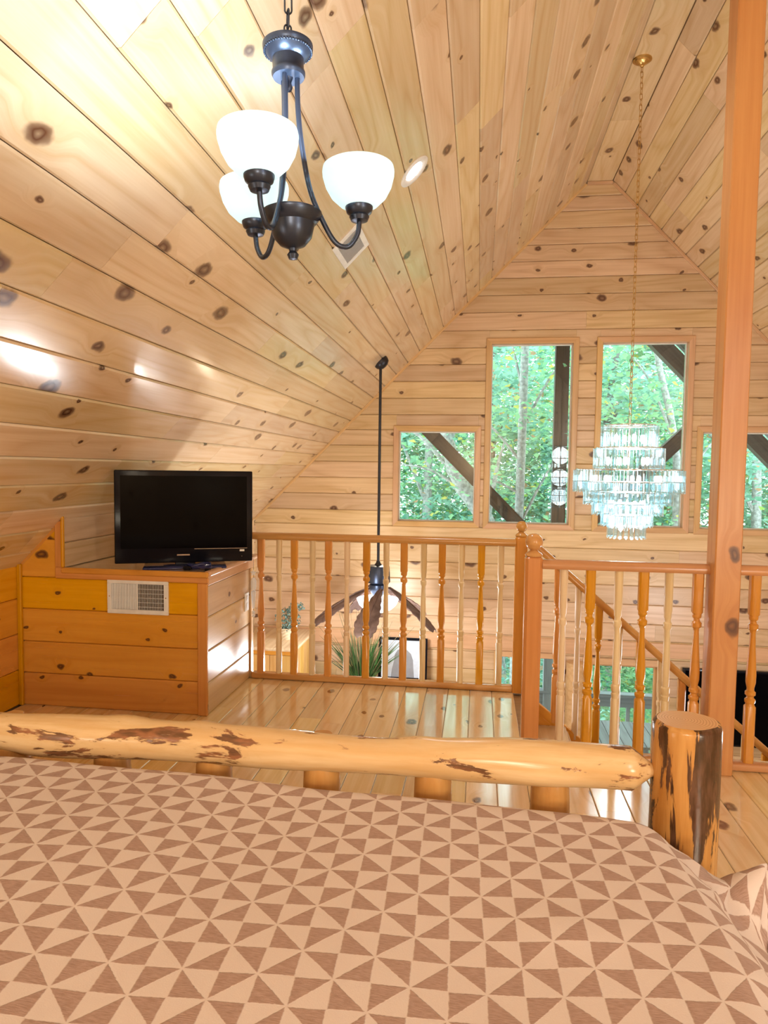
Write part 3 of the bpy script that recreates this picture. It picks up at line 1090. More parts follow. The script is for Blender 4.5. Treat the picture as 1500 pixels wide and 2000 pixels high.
RY1 = 4.25
r1 = thing('loft_railing', 'wooden balustrade along the far edge of the loft floor', 'railing', (-0.6, RY1, 0))
handrail(r1, M_RAIL, (-1.462, RY1, 0.900), (0.229, RY1, 0.900))
box('bottom_rail', r1, M_RAIL, -1.428, 0.229, RY1 - 0.032, RY1 + 0.032, 0.001, 0.038, 0.010, 2)
xs = [-1.369, -1.250, -1.150, -1.032, -0.929, -0.810, -0.686, -0.562, -0.450, -0.328, -0.214, -0.094, 0.025, 0.143]
for k, x in enumerate(xs):
    baluster(r1, x, RY1, 0.038, k % 2 == 1)
RY2 = 3.29
r2 = thing('stairwell_railing', 'wooden balustrade beside the stairwell, meeting the tall square post', 'railing', (0.9, RY2, 0))
handrail(r2, M_RAIL, (0.300, RY2, 0.900), (1.040, RY2, 0.900))
handrail(r2, M_RAIL, (1.160, RY2, 0.900), (3.4, RY2, 0.900))
box('bottom_rail', r2, M_RAIL, 0.300, 1.040, RY2 - 0.032, RY2 + 0.032, 0.001, 0.038, 0.010, 2)
box('bottom_rail', r2, M_RAIL, 1.160, 3.4, RY2 - 0.032, RY2 + 0.032, 0.001, 0.038, 0.010, 2)
for k, x in enumerate((0.402, 0.523, 0.650, 0.760, 0.872, 0.998)):
    baluster(r2, x, RY2, 0.038, k % 2 == 0)
for k, x in enumerate((1.242, 1.362, 1.48, 1.60, 1.72, 1.84, 1.96)):
    baluster(r2, x, RY2, 0.038, k % 2 == 1)


def newel(label, x, y, w, h, rb):
    t = thing('newel_post', label, 'post', (x, y, 0))
    a = w / 2
    prof = [(0.0, a, 1), (0.985, a, 1), (0.992, a * 0.86, 1), (1.0, a * 0.62, 0)]
    obj('post', turned('post', prof, h, M_BAL), t, frame((x, y, -0.0), (0, 0, 1), (1, 0, 0)))
    pf = [(a * 0.98, 0), (a * 1.02, 0.006), (a * 0.9, 0.014), (a * 0.55, 0.022), (a * 0.45, 0.028)]
    cz = 0.028 + rb * 0.92
    for k in range(11):
        th = -PI / 2 + 0.42 + (PI - 0.42) * k / 10
        pf.append((max(rb * math.cos(th), 0.0005), cz + rb * math.sin(th)))
    b = lathe('ball_finial', t, M_RAIL, pf, T3((x, y, h - 0.004)), 28)
    b['label'] = 'round turned ball finial'
    return t


newel('square orange newel post with ball finial at the far corner of the stairwell', 0.262, RY1, 0.072, 0.962, 0.034)
newel('square orange newel post with ball finial at the near corner of the stairwell', 0.262, RY2, 0.080, 0.960, 0.041)

# ------------------------------------------------------------------ stairs going down to the right
st = thing('staircase', 'wooden staircase dropping away behind the stairwell balustrade', 'staircase', (SX0, 3.8, LZ))
NT_ = 12
run, rise = 0.233, 2.50 / 13
for k in range(NT_):
    zt = -rise * (k + 1)
    xa = SX0 + 0.02 + run * k
    box('tread', st, M_FLOOR, xa - 0.025, xa + run, SY0 + 0.025, RY1 - 0.01, zt - 0.03, zt, 0.008, 2)
    box('riser', st, M_TRIM, xa - 0.002, xa + 0.014, SY0 + 0.025, RY1 - 0.012, zt + 0.0005, zt + rise - 0.031, 0)
sl_ = 0.80
for yy0, yy1 in ((RY1 - 0.008, RY1 + 0.030),):
    p = Vector((0.315, 0, -0.005))
    L = 3.3
    ux = Vector((1, 0, -sl_)).normalized()
    uy = Vector((sl_, 0, 1)).normalized()
    plank('stringer', st, M_OTRIM, (0.315, yy0, -0.005 - 0.30 * 1.28), ux, uy, (0, L, -0.24, L), 0.30, 0.038, 0.004)
handrail(st, M_RAIL, (0.305, RY1 + 0.01, 0.915), (2.85, RY1 + 0.01, 0.915 - 0.869 * 2.545))
for k in range(18):
    x = 0.365 + 0.1225 * k
    zb2 = -0.02 - sl_ * (x - 0.315)
    o = baluster(st, x, RY1 + 0.01, zb2 - 0.02, k % 2 == 0)
    o.matrix_basis = o.matrix_basis @ Matrix.Diagonal(((0.925 - 0.869 * (x - 0.305) - zb2 + 0.02) / BALH, 1, 1, 1))

# ------------------------------------------------------------------ the tall square post
tp = thing('support_post', 'tall square orange timber post with dark knots rising to the ridge', 'post', (1.10, 3.22, 0))
PX0, PX1, PY0, PY1 = 1.038, 1.150, 3.20, 3.318
v, f = box_vf(4.37, PX1 - PX0, PY1 - PY0)
me = mesh('shaft', v, f, M_POST)
bm = bmesh.new()
bm.from_mesh(me)
bmesh.ops.bevel(bm, geom=bm.edges[:], offset=0.005, segments=1, affect='EDGES')
bm.to_mesh(me)
bm.free()
obj('shaft', me, tp, frame(((PX0 + PX1) / 2, (PY0 + PY1) / 2, 4.37 / 2), (0, 0, 1), (1, 0, 0)))

# ------------------------------------------------------------------ the log bed
LY = 1.72
bed = thing('log_bed', 'peeled log bed frame standing at the near edge of the photo', 'bed', (-0.5, 0.6, 0))
# foot rail: one knobbly tapering log
def log_vf(x0, x1, n, cz, r0, ends=0.0):
    rg_ = random.Random(4)
    bumps = [(rg_.uniform(x0, x1), rg_.uniform(0, 2 * PI), rg_.uniform(0.003, 0.010), rg_.uniform(0.03, 0.09)) for _ in range(16)]
    v, f = [], []
    m = 80
    xs_ = [x0 + (x1 - x0) * k / m for k in range(m + 1)]
    if ends:
        xs_ = xs_[:-1] + [x1 - 0.002, x1 + 0.012, x1 + 0.026, x1 + 0.038, x1 + 0.046, x1 + 0.075]
    for x in xs_:
        for i in range(n):
            a = 2 * PI * i / n
            r = r0(x)
            for (bx, ba, bh, bwid) in bumps:
                da = (a - ba + PI) % (2 * PI) - PI
                r += bh * math.exp(-((x - bx) / bwid) ** 2 - (da / 0.5) ** 2)
            if x > x1:
                tt = (x - x1) / 0.046
                r *= max(0.30, 1 - 0.68 * min(tt, 1) ** 0.9)
            c = cz(x)
            v.append((x, r * math.cos(a), c + r * math.sin(a)))
    for k in range(len(xs_) - 1):
        for i in range(n):
            j = (i + 1) % n
            f.append((k * n + i, k * n + j, (k + 1) * n + j, (k + 1) * n + i))
    f.append(tuple(reversed(range(n))))
    q = (len(xs_) - 1) * n
    f.append(tuple(range(q, q + n)))
    return v, f


rl = lambda x: 0.051 + 0.004 * math.sin(x * 5.1) + 0.0025 * math.sin(x * 11 + 1)
cl = lambda x: 0.6205 + 0.006 * math.sin(x * 2.3 + 0.5) + 0.004 * math.sin(x * 6.0)
v, f = log_vf(-1.86, 0.385, 28, cl, rl, 1)
obj('foot_rail', mesh('foot_rail', v, f, M_LOG, 50), bed, T3((0, LY, 0)))


def bed_post(x, y, h, r, seed):
    rg_ = random.Random(seed)
    ph = [rg_.uniform(0, 6.28) for _ in range(6)]
    v, f = [], []
    n, m = 36, 20
    zs = [h * k / m for k in range(m)] + [h - 0.012, h - 0.004, h]
    for z in zs:
        for i in range(n):
            a = 2 * PI * i / n
            rr_ = r * (1 + 0.025 * math.sin(2 * a + ph[0]) + 0.018 * math.sin(3 * a + ph[1] + z * 3) + 0.03 * (1 - z / h) + 0.012 * math.sin(7 * a + ph[2] + z * 9))
            if z > h - 0.003:
                rr_ -= 0.010
            elif z > h - 0.008:
                rr_ -= 0.003
            v.append((z, rr_ * math.cos(a), rr_ * math.sin(a)))
    for k in range(len(zs) - 1):
        for i in range(n):
            j = (i + 1) % n
            f.append((k * n + i, k * n + j, (k + 1) * n + j, (k + 1) * n + i))
    f.append(tuple(reversed(range(n))))
    o = obj('bed_post', mesh('bed_post', v, f, M_LOGPOST, 45), bed, frame((x, y, 0), (0, 0, 1), (1, 0, 0)))
    q = (len(zs) - 1) * n
    tv_ = [(p[1], p[2], 0.0) for p in v[q:q + n]]
    e = obj('end_grain', mesh('end_grain', tv_, [tuple(range(n))], M_END), o, T3((x, y, h)) @ Matrix(((1, 0, 0, 0), (0, 1, 0, 0), (0, 0, 1, 0), (0, 0, 0, 1))))
    e['label'] = 'sawn post top with growth rings'
    return o


bed_post(0.509, LY, 0.757, 0.0775, 1)
bed_post(-1.95, LY, 0.757, 0.0775, 8)
sp_prof = [(0.0, 0.048), (0.30, 0.046), (0.42, 0.050), (0.50, 0.0475), (0.525, 0.043), (0.55, 0.036), (0.575, 0.028), (0.60, 0.026)]
spv, spf = lathe_vf([(r, z) for z, r in sp_prof], 18)
spm = mesh('spindle', [(z, x, y) for (x, y, z) in spv], spf, M_SPIND, 40)
for k, x in enumerate((-1.56, -1.27, -0.978, -0.687, -0.392, -0.101, 0.193)):
    obj('spindle', spm, bed, frame((x, LY + 0.012, 0.06), (0, 0, 1), (1, 0, 0)) @ RX(k * 1.1))
v, f = log_vf(-1.90, 0.43, 20, lambda x: 0.10, lambda x: 0.055)
obj('lower_rail', mesh('lower_rail', v, f, M_LOG, 50), bed, T3((0, LY, 0)))
for x in (-1.93, 0.46):
    v, f = log_vf(-0.5, 1.68, 18, lambda q: 0.24, lambda q: 0.05)
    obj('side_rail', mesh('side_rail', v, f, M_LOG, 50), bed, frame((x, 0, 0), (0, 1, 0), (-1, 0, 0)))
box('mattress', bed, M_WHITECLOTH, -1.86, 0.40, -0.45, 1.56, 0.20, 0.50, 0.05, 4)

# duvet: a sheet that rolls over the foot edge and the right edge, then hangs in folds
def duvet():
    x0, yb = 0.385, 1.598
    Rr, Rf = 0.115, 0.060
    A = [-2.1 + 0.03 * k for k in range(int((x0 + 2.1) / 0.03) + 1)]
    A += [A[-1] + 0.0125 * k for k in range(1, 50)]
    B = [-0.5 + 0.03 * k for k in range(int((yb + 0.5) / 0.03) + 1)]
    B += [B[-1] + 0.0125 * k for k in range(1, 24)]
    v, uv = [], []

    path = [(0.0, 0.40, 0.56), (0.10, 0.485, 0.515), (0.16, 0.53, 0.480), (0.22, 0.575, 0.525), (0.27, 0.612, 0.540), (0.32, 0.628, 0.495), (0.42, 0.610, 0.40), (0.55, 0.600, 0.29), (0.8, 0.61, 0.12)]

    def interp(d):
        for (d0, xa, za), (d1, xb, zb) in zip(path[:-1], path[1:]):
            if d <= d1:
                t = (d - d0) / (d1 - d0)
                t = t * t * (3 - 2 * t) * 0.5 + t * 0.5
                return xa + (xb - xa) * t, za + (zb - za) * t
        return path[-1][1], path[-1][2]

    def roll(s, e, R):
        d = s - e
        if d <= 0:
            return s, 0.0
        t = min(d / R, PI / 2)
        out, drop = e + R * math.sin(t), R * (1 - math.cos(t))
        if d > R * PI / 2:
            drop += d - R * PI / 2
        return out, drop
    for b in B:
        for a in A:
            x, dx = roll(a, x0 + 0.03 * math.sin(b * 2.2) * 0.5, Rr)
            ex = 0.0
            if b > 1.1:      # the corner is cut back to the rounded mattress corner
                ex = 0.10 * ((b - 1.1) / 0.5) ** 2
                x2, dx2 = roll(a, x0 + 0.02 - ex * 0.6, Rr)
                x, dx = x2, dx2
            y, dy = roll(b, yb - 0.02 * max(0, (-0.6 - a) / 0.6) - 0.07 * max(0, (a - 0.1) / 0.4) ** 2, Rf)
            top = 0.563 + 0.036 * (1 / (1 + math.exp((a + 0.62) * 7))) - 0.012 * math.exp(-((a - 0.1) / 0.3) ** 2 - ((b - 0.9) / 0.3) ** 2)
            top += 0.004 * math.sin(a * 9 + b * 4) * math.sin(b * 7 - a * 3)
            top += 0.006 * math.exp(-((a - 0.17) / 0.10) ** 2 - ((b - 1.19) / 0.05) ** 2)
            drop = math.sqrt(dx * dx + dy * dy) if dx and dy else dx + dy
            # hanging folds on the right side
            if dx > Rr * 0.8:
                h = dx - Rr * 0.8
                fold = math.sin(b * 15 + 1.3 * math.sin(b * 6)) * 0.5 + 0.5
                flare = 0.30 if b < 1.62 else 0.1
                x += h * flare * (0.45 + 0.9 * fold) + 0.035 * fold * min(h / 0.06, 1)
                y += 0.02 * math.cos(b * 22) * min(h / 0.1, 1)
                drop *= 0.93
                sh = min(max(h, 0) / 0.07, 1)
                x += 0.03 * sh ** 0.7 * (1 if b < 1.55 else max(0.0, 1 - (b - 1.55) / 0.1))
                x += 0.008 * sh * math.sin(b * 41 + h * 30) * math.sin(h * 50)
            zz_ = max(top - drop, 0.05)
            d = a - x0
            if d > 0.05:      # a bunched fold of spare cloth stands out beside the corner post
                wq = math.exp(-((b - 1.50) / 0.085) ** 2) * min((d - 0.05) / 0.06, 1)
                px_, pz_ = interp(d)
                wr_ = 0.007 * math.sin(b * 70 + d * 25) + 0.006 * math.sin(b * 37 - d * 60)
                x = x * (1 - wq) + (px_ + wr_) * wq
                zz_ = zz_ * (1 - wq) + (pz_ + wr_) * wq
                drop = top - zz_
            if dy > Rf * 0.9:
                y += 0.006 * math.sin(a * 26) * min((dy - Rf * 0.9) / 0.08, 1)
            v.append((x, min(y, LY - 0.060), max(top - drop, 0.05)))
            uv.append((a, b))
    n = len(A)
    f = [(j * n + i, j * n + i + 1, (j + 1) * n + i + 1, (j + 1) * n + i) for j in range(len(B) - 1) for i in range(n - 1)]
    me = mesh('duvet', v, f, M_DUVET, 80)
    ul = me.uv_layers.new(name='UVMap')
    for lp in me.loops:
        ul.data[lp.index].uv = uv[lp.vertex_index]
    o = obj('duvet', me)
    sd = o.modifiers.new('thickness', 'SOLIDIFY')
    sd.thickness = 0.014
    sd.offset = -1
    return tag(o, 'pink and brown pinwheel patterned duvet spread over the log bed', 'duvet')


duvet()

# ------------------------------------------------------------------ three-bowl pendant
PC = Vector((-0.446, 1.613, 1.917))
tilt = RY(-math.radians(1.8))
PM = T3(PC) @ tilt
pen = thing('pendant_light', 'dark bronze pendant lamp with three glowing white glass bowls', 'lamp', PC, rot=tilt)
lathe('hub_bowl', pen, M_BRONZE, [(0.0005, -0.078), (0.010, -0.076), (0.014, -0.066), (0.008, -0.058), (0.010, -0.052), (0.030, -0.044), (0.045, -0.026), (0.050, -0.006), (0.052, 0.004), (0.060, 0.010), (0.062, 0.014), (0.070, 0.024), (0.070, 0.030), (0.062, 0.034), (0.0005, 0.036)], PM, 36)
cz = 0.372
lathe('top_canopy', pen, M_BRONZE, [(0.0005, cz - 0.036), (0.036, cz - 0.036), (0.039, cz - 0.030), (0.039, cz - 0.024), (0.036, cz - 0.020), (0.036, cz + 0.006), (0.044, cz + 0.010), (0.048, cz + 0.016), (0.055, cz + 0.023), (0.058, cz + 0.030), (0.058, cz + 0.036), (0.052, cz + 0.040), (0.0005, cz + 0.043)], PM, 40)
bd = [lathe_vf([(0.0003, -0.0028), (0.0024, -0.0015), (0.0028, 0), (0.0024, 0.0015), (0.0003, 0.0028)], 6)]
pts = []
for k in range(52):
    a = 2 * PI * k / 52
    pts.append(moved(bd[0], T3((0.0545 * math.cos(a), 0.0545 * math.sin(a), cz + 0.0215))))
v, f = merge(pts)
bo = obj('bead_band', mesh('bead_band', v, f, M_BRONZE, 60), pen, PM)
lathe('finial_nut', pen, M_BRONZE, [(0.0005, cz - 0.068), (0.006, cz - 0.066), (0.009, cz - 0.058), (0.006, cz - 0.048), (0.010, cz - 0.036)], PM, 16)
bowl_prof = [(0.026, 0.0), (0.046, 0.007), (0.066, 0.026), (0.079, 0.050), (0.085, 0.072), (0.086, 0.084), (0.084, 0.094), (0.081, 0.096), (0.083, 0.084), (0.082, 0.073), (0.076, 0.052), (0.063, 0.029), (0.044, 0.010), (0.024, 0.003)]
for k, az in enumerate((-100, 20, 140)):
    a = math.radians(az)
    d = Vector((math.cos(a), math.sin(a), 0))
    q = [d * 0.020 + Vector((0, 0, cz - 0.033)), d * 0.020 + Vector((0, 0, cz - 0.10)), d * 0.026 + Vector((0, 0, cz - 0.18)), d * 0.044 + Vector((0, 0, 0.085)), d * 0.075 + Vector((0, 0, 0.010)),
         d * 0.103 + Vector((0, 0, -0.034)), d * 0.132 + Vector((0, 0, -0.040)), d * 0.154 + Vector((0, 0, -0.012)), d * 0.160 + Vector((0, 0, 0.020))]
    arm = tube('arm', pen, M_BRONZE, spline(q, 6), 0.0062, 10, PM)
    bm_ = PM @ T3(d * 0.160 + Vector((0, 0, 0.018)))
    lathe('cup', arm, M_BRONZE, [(0.008, 0.0), (0.020, 0.003), (0.024, 0.012), (0.022, 0.016), (0.030, 0.022), (0.033, 0.032), (0.033, 0.036), (0.027, 0.037)], bm_, 28)
    lathe('glass_bowl', arm, M_BOWL, [(r, z + 0.033) for r, z in bowl_prof], bm_, 40, close=False)
    bz = [(0.0005, 0.036), (0.012, 0.038), (0.013, 0.050), (0.022, 0.062), (0.025, 0.075), (0.020, 0.090), (0.0005, 0.096)]
    lathe('bulb', arm, M_BULBW, bz, bm_, 20)
    wp = bm_ @ Vector((0, 0, 0.113))
    light('POINT', 'pendant_bulb_light', wp, P_PEND, COOL, 0.015)
# chain up to the sloping ceiling
top = PM @ Vector((0, 0, cz + 0.043))
ca = Vector((-0.455, 1.613, zl(-0.455) - 0.03))
nl = 15
def link_vf(L, R, r, n=14, m=6):
    pts_ = []
    for k in range(n):
        a = 2 * PI * k / n
        pts_.append(Vector((R * math.cos(a), 0, R * math.sin(a) + (L / 2 - R) * (1 if math.sin(a) > 0 else -1))))
    v, f = [], []
    for k in range(n):
        t = (pts_[(k + 1) % n] - pts_[k - 1]).normalized()
        s = Vector((0, 1, 0))
        u = s.cross(t)
        for i in range(m):
            b = 2 * PI * i / m
            v.append(pts_[k] + s * (r * math.cos(b)) + u * (r * math.sin(b)))
    for k in range(n):
        for i in range(m):
            f.append((k * m + i, k * m + (i + 1) % m, ((k + 1) % n) * m + (i + 1) % m, ((k + 1) % n) * m + i))
    return v, f


seg = (ca - top) / nl
lv, lf = link_vf(seg.length + 0.010, 0.0085, 0.0022)
lm = mesh('chain_link', lv, lf, M_BRONZE, 60)
rotz = Vector((0, 0, 1)).rotation_difference(seg.normalized()).to_matrix().to_4x4()
for k in range(nl):
    obj('chain_link', lm, pen, T3(top + seg * (k + 0.5)) @ rotz @ RZ(PI / 2 * (k % 2) + 0.5))
CEILL = Matrix(((s2, 0, s2, 0), (0, 1, 0, 0), (s2, 0, -s2, 0), (0, 0, 0, 1)))
CEILL = Matrix(((s2, 0, s2, 0), (0, -1, 0, 0), (s2, 0, -s2, 0), (0, 0, 0, 1)))   # local z looks down into the room
lathe('ceiling_rose', pen, M_BRONZE, [(0.062, -0.002), (0.060, 0.010), (0.040, 0.024), (0.012, 0.030)], T3((-0.455, 1.613, zl(-0.455))) @ CEILL, 32)

# downlight
dm = T3((-0.38, 3.80, zl(-0.38))) @ CEILL
dl = thing('recessed_light', 'round white recessed downlight shining in the sloping plank ceiling', 'light', (-0.38, 3.80, zl(-0.38)))
lathe('trim_ring', dl, M_WHITE, [(0.098, -0.001), (0.098, 0.004), (0.090, 0.008), (0.066, 0.004), (0.056, -0.001)], dm, 40, close=False)
lathe('lens', dl, M_LED, [(0.058, 0.0005), (0.05, 0.0015), (0.0005, 0.002)], dm, 32)
lo = light('SPOT', 'downlight_beam', dm @ Vector((0, 0, 0.03)), 30, (0.95, 0.98, 1.0), 0.04)
lo.data.spot_size = 2.2
lo.data.spot_blend = 0.6
lo.matrix_world = dm @ T3((0, 0, 0.03)) @ RX(PI)

# ceiling supply register
gm = T3((-0.737, 3.885, zl(-0.737))) @ CEILL
gr = thing('ceiling_register', 'small white louvred air register on the sloping plank ceiling', 'vent', (-0.737, 3.885, zl(-0.737)))
gw, gl_ = 0.198, 0.345
v, f = merge([moved(boxvf(-gw / 2, gw / 2, -gl_ / 2, -gl_ / 2 + 0.03, 0, 0.008), Matrix()), moved(boxvf(-gw / 2, gw / 2, gl_ / 2 - 0.03, gl_ / 2, 0, 0.008), Matrix()),
              moved(boxvf(-gw / 2, -gw / 2 + 0.03, -gl_ / 2 + 0.03, gl_ / 2 - 0.03, 0, 0.008), Matrix()), moved(boxvf(gw / 2 - 0.03, gw / 2, -gl_ / 2 + 0.03, gl_ / 2 - 0.03, 0, 0.008), Matrix())])
obj('frame', mesh('frame', v, f, M_WHITE), gr, gm)
v, f = boxvf(-gw / 2 + 0.03, gw / 2 - 0.03, -gl_ / 2 + 0.03, gl_ / 2 - 0.03, 0, 0.001)
obj('backing', mesh('backing', v, f, plain('register_shadow', (0.55, 0.55, 0.57), 0.8)), gr, gm)
v, f = moved(box_vf(gw - 0.062, 0.0105, 0.0012), RX(0.45))
slm = mesh('louvre', v, f, M_WHITE)
for k in range(24):
    obj('louvre', slm, gr, gm @ T3((0, -gl_ / 2 + 0.036 + k * 0.0119, 0.004)))

# ------------------------------------------------------------------ ceiling fan over the living room
FX, FY = -0.952, 6.60
fan = thing('ceiling_fan', 'black rod ceiling fan with drooping palm leaf blades and a lit bowl', 'ceiling fan', (FX, FY, 0.2))
FZC = zl(FX)
lathe('canopy', fan, M_BLACKM, [(0.075, -0.002), (0.074, 0.02), (0.062, 0.045), (0.035, 0.062), (0.018, 0.066)], T3((FX, FY, FZC)) @ CEILL @ RY(0), 28)
tube('rod', fan, M_BLACKM, [(FX, FY, FZC - 0.03), (FX, FY, 0.44)], 0.0135, 12)
lathe('rod_collar', fan, M_BLACKM, [(0.034, 0.425), (0.034, 0.435), (0.022, 0.45), (0.016, 0.47)], T3((FX, FY, 0)), 20)
lathe('motor_housing', fan, M_BRONZE, [(0.09, 0.255), (0.118, 0.262), (0.120, 0.27), (0.112, 0.41), (0.106, 0.422), (0.03, 0.428)], T3((FX, FY, 0)), 32)
lathe('hub', fan, M_BRONZE, [(0.05, 0.13), (0.07, 0.16), (0.085, 0.20), (0.085, 0.235), (0.06, 0.256)], T3((FX, FY, 0)), 28)
lathe('light_bowl', fan, M_BULBW, [(0.0005, -0.035), (0.07, -0.028), (0.135, -0.002), (0.18, 0.040), (0.200, 0.085), (0.204, 0.10), (0.10, 0.125), (0.05, 0.13)], T3((FX, FY, 0)), 36)
light('POINT', 'fan_light', (FX, FY, -0.10), P_FAN, (0.95, 0.95, 0.92), 0.08)
light('POINT', 'fan_uplight', (FX, FY + 0.16, 0.55), 3, (1.0, 0.85, 0.6), 0.05)


def blade_vf(curl):
    nu, nw = 22, 8
    v, f = [], []
    for i in range(nu + 1):
        t = i / nu
        r = 0.085 + 0.54 * t
        z = 0.215 + 0.012 * math.sin(t * 3.0) - 0.335 * t ** 1.2
        w = 0.022 + 0.088 * math.sin(min(t * 1.25, 1) * PI / 2) ** 1.4 * (1 if t < 0.72 else math.sqrt(max(0, 1 - ((t - 0.72) / 0.285) ** 2)))
        for j in range(nw + 1):
            s = -1 + 2 * j / nw
            jag = 1 - 0.10 * (abs(s) > 0.95) * (math.sin(t * 46) > 0.2)
            y = s * w * jag + 0.03 * t * t * math.sin(curl)
            v.append((r, y, z - 0.030 * s * s * min(1, 3 * t) + 0.0035 * math.cos(t * 40 + abs(s) * 9)))
    for i in range(nu):
        for j in range(nw):
            a = i * (nw + 1) + j
            f.append((a, a + 1, a + nw + 2, a + nw + 1))
    m = len(v)
    v2 = [(x, y, z - 0.008) for x, y, z in v]
    f2 = [tuple(m + q for q in reversed(p)) for p in f]
    rim = list(range(nw + 1)) + [(i + 1) * (nw + 1) + nw for i in range(nu)] + [nu * (nw + 1) + j for j in range(nw - 1, -1, -1)] + [i * (nw + 1) for i in range(nu - 1, 0, -1)]
    f3 = [(rim[k], m + rim[k], m + rim[(k + 1) % len(rim)], rim[(k + 1) % len(rim)]) for k in range(len(rim))]
    return v + v2, f + f2 + f3


bv, bf = blade_vf(1.0)
blm = mesh('blade', bv, bf, M_BLADE, 50)
for az in (-94, -22, 50, 122, 194):
    b_ = obj('blade', blm, fan, T3((FX, FY, 0)) @ RZ(math.radians(az)) @ RX(math.radians(-14)))
    tube('midrib', b_, M_BLADE, [(0.10, 0, 0.218), (0.22, 0.002, 0.170), (0.36, 0.008, 0.082), (0.50, 0.017, -0.012), (0.58, 0.023, -0.068)], [0.008, 0.006, 0.005, 0.004, 0.002], 6, T3((FX, FY, 0)) @ RZ(math.radians(az)) @ RX(math.radians(-14)))

# ------------------------------------------------------------------ crystal chandelier
HX, HY = 1.128, 5.50
ch = thing('crystal_chandelier', 'tiered crystal prism chandelier hanging on a long brass chain', 'chandelier', (HX, HY, 0.85))
zs_ = lambda y: CAM_H + (0 - 0)  # placeholder for readability
tiers = [(0.200, 1.705, 28), (0.250, 1.535, 36), (0.395, 1.370, 56), (0.315, 1.275, 46), (0.250, 1.195, 36), (0.180, 1.110, 26), (0.132, 1.020, 20)]
PRL = 0.165
def prism_vf(L, w):
    # six-sided bar with a slanted foot, hung by its top
    v = []
    for top_ in (1, 0):
        for k in range(6):
            a = PI / 6 + PI * k / 3
            x, y = w / 2 * math.cos(a), w / 2 * 0.8 * math.sin(a)
            v.append((x, y, 0 if top_ else -L + 0.007 - y * 1.1))
    f = [(0, 1, 2, 3, 4, 5), (11, 10, 9, 8, 7, 6)] + [(k, 6 + k, 6 + (k + 1) % 6, (k + 1) % 6) for k in range(6)]
    return v, f


pm_ = mesh('prism', *prism_vf(PRL, 0.031), M_CRYS)
for (r, z, n) in tiers:
    hp = []
    for k in range(40):
        a = 2 * PI * k / 40
        hp.append((HX + (r - 0.012) * math.cos(a), HY + (r - 0.012) * math.sin(a), z + 0.004))
    tv2, tf2 = tube_vf(hp + [hp[0]], 0.005, 6, False)
    obj('ring', mesh('ring', tv2, tf2, M_CHROME, 60), ch)
    for k in range(n):
        a = 2 * PI * (k + 0.3) / n
        obj('prism', pm_, ch, T3((HX + r * math.cos(a), HY + r * math.sin(a), z)) @ RZ(a - PI / 2) @ RX(0.0))
    for k in range(4):
        a = 2 * PI * k / 4 + 0.4
        tube('spoke', ch, M_CHROME, [(HX, HY, z + 0.004), (HX + (r - 0.012) * math.cos(a), HY + (r - 0.012) * math.sin(a), z + 0.004)], 0.0035, 6)
tube('stem', ch, M_CHROME, [(HX, HY, 1.76), (HX, HY, 0.93)], 0.008, 10)
blv, blf = lathe_vf([(0.0005, -0.045), (0.013, -0.03), (0.017, -0.008), (0.014, 0.012), (0.008, 0.02)], 12)
bulbm = mesh('bulb', blv, blf, M_BULB, 60)
for (r, z, n) in ((0.10, 1.62, 4), (0.15, 1.45, 5), (0.24, 1.31, 7), (0.13, 1.12, 4), (0.04, 0.94, 1)):
    for k in range(n):
        a = 2 * PI * k / n + z * 3
        obj('bulb', bulbm, ch, T3((HX + r * math.cos(a), HY + r * math.sin(a), z)))
for z in (1.58, 1.27, 1.0):
    light('POINT', 'chandelier_light', (HX, HY, z), P_CHAND / 3, (1.0, 0.97, 0.95), 0.12)
# chain
cl_top = APZ - 0.05
nl = 66
sg = (cl_top - 1.76) / nl
lv, lf = link_vf(sg + 0.010, 0.0105, 0.0024, 10, 5)
parts = [moved((lv, lf), T3((HX, HY, 1.76 + sg * (k + 0.5))) @ RZ(PI / 2 * (k % 2) + 0.4)) for k in range(nl)]
v, f = merge(parts)
cho = obj('chain', mesh('chain', v, f, M_BRASS, 60), ch)
cho['kind'] = 'stuff'
lathe('canopy', ch, M_BRASS, [(0.068, 0.0), (0.068, 0.008), (0.052, 0.014), (0.050, 0.022), (0.034, 0.030), (0.016, 0.044), (0.010, 0.055)], T3((HX, HY, APZ)) @ RX(PI), 32)

# ------------------------------------------------------------------ things in the living room below
# corner cupboard
ac = thing('corner_cupboard', 'tall yellow pine cupboard in the far left corner downstairs', 'cupboard', (-2.15, 7.0, LZ))
CX0, CX1, CY0, CY1, CZ = -2.52, -1.80, 6.62, 7.45, -0.44
box('carcass', ac, M_CAB, CX0, CX1 - 0.02, CY0 + 0.02, CY1, LZ, CZ - 0.035, 0.004)
top_ = box('cupboard_top', ac, M_PALE, CX0, CX1 + 0.03, CY0 - 0.03, CY1, CZ - 0.03, CZ, 0.006, 2)
box('cornice', ac, M_OTRIM, CX0, CX1 + 0.012, CY0 - 0.012, CY0 + 0.02, CZ - 0.075, CZ - 0.031, 0.006, 2)
n = 6
for k in range(n):
    a = CX0 + 0.03 + (CX1 - CX0 - 0.05) * k / n
    plank('front_slat', ac, M_CAB, (a, CY0, LZ + 0.1), (0, 0, 1), (-1, 0, 0), (0, CZ - LZ - 0.18), -0.0 + 0.001, 0.02, 0.0002) if False else plank('front_slat', ac, M_CAB, (a + (CX1 - CX0 - 0.05) / n - 0.002, CY0, LZ + 0.05), (0, 0, 1), (-1, 0, 0), (0, CZ - LZ - 0.13), (CX1 - CX0 - 0.05) / n - 0.003, 0.02, 0.004)
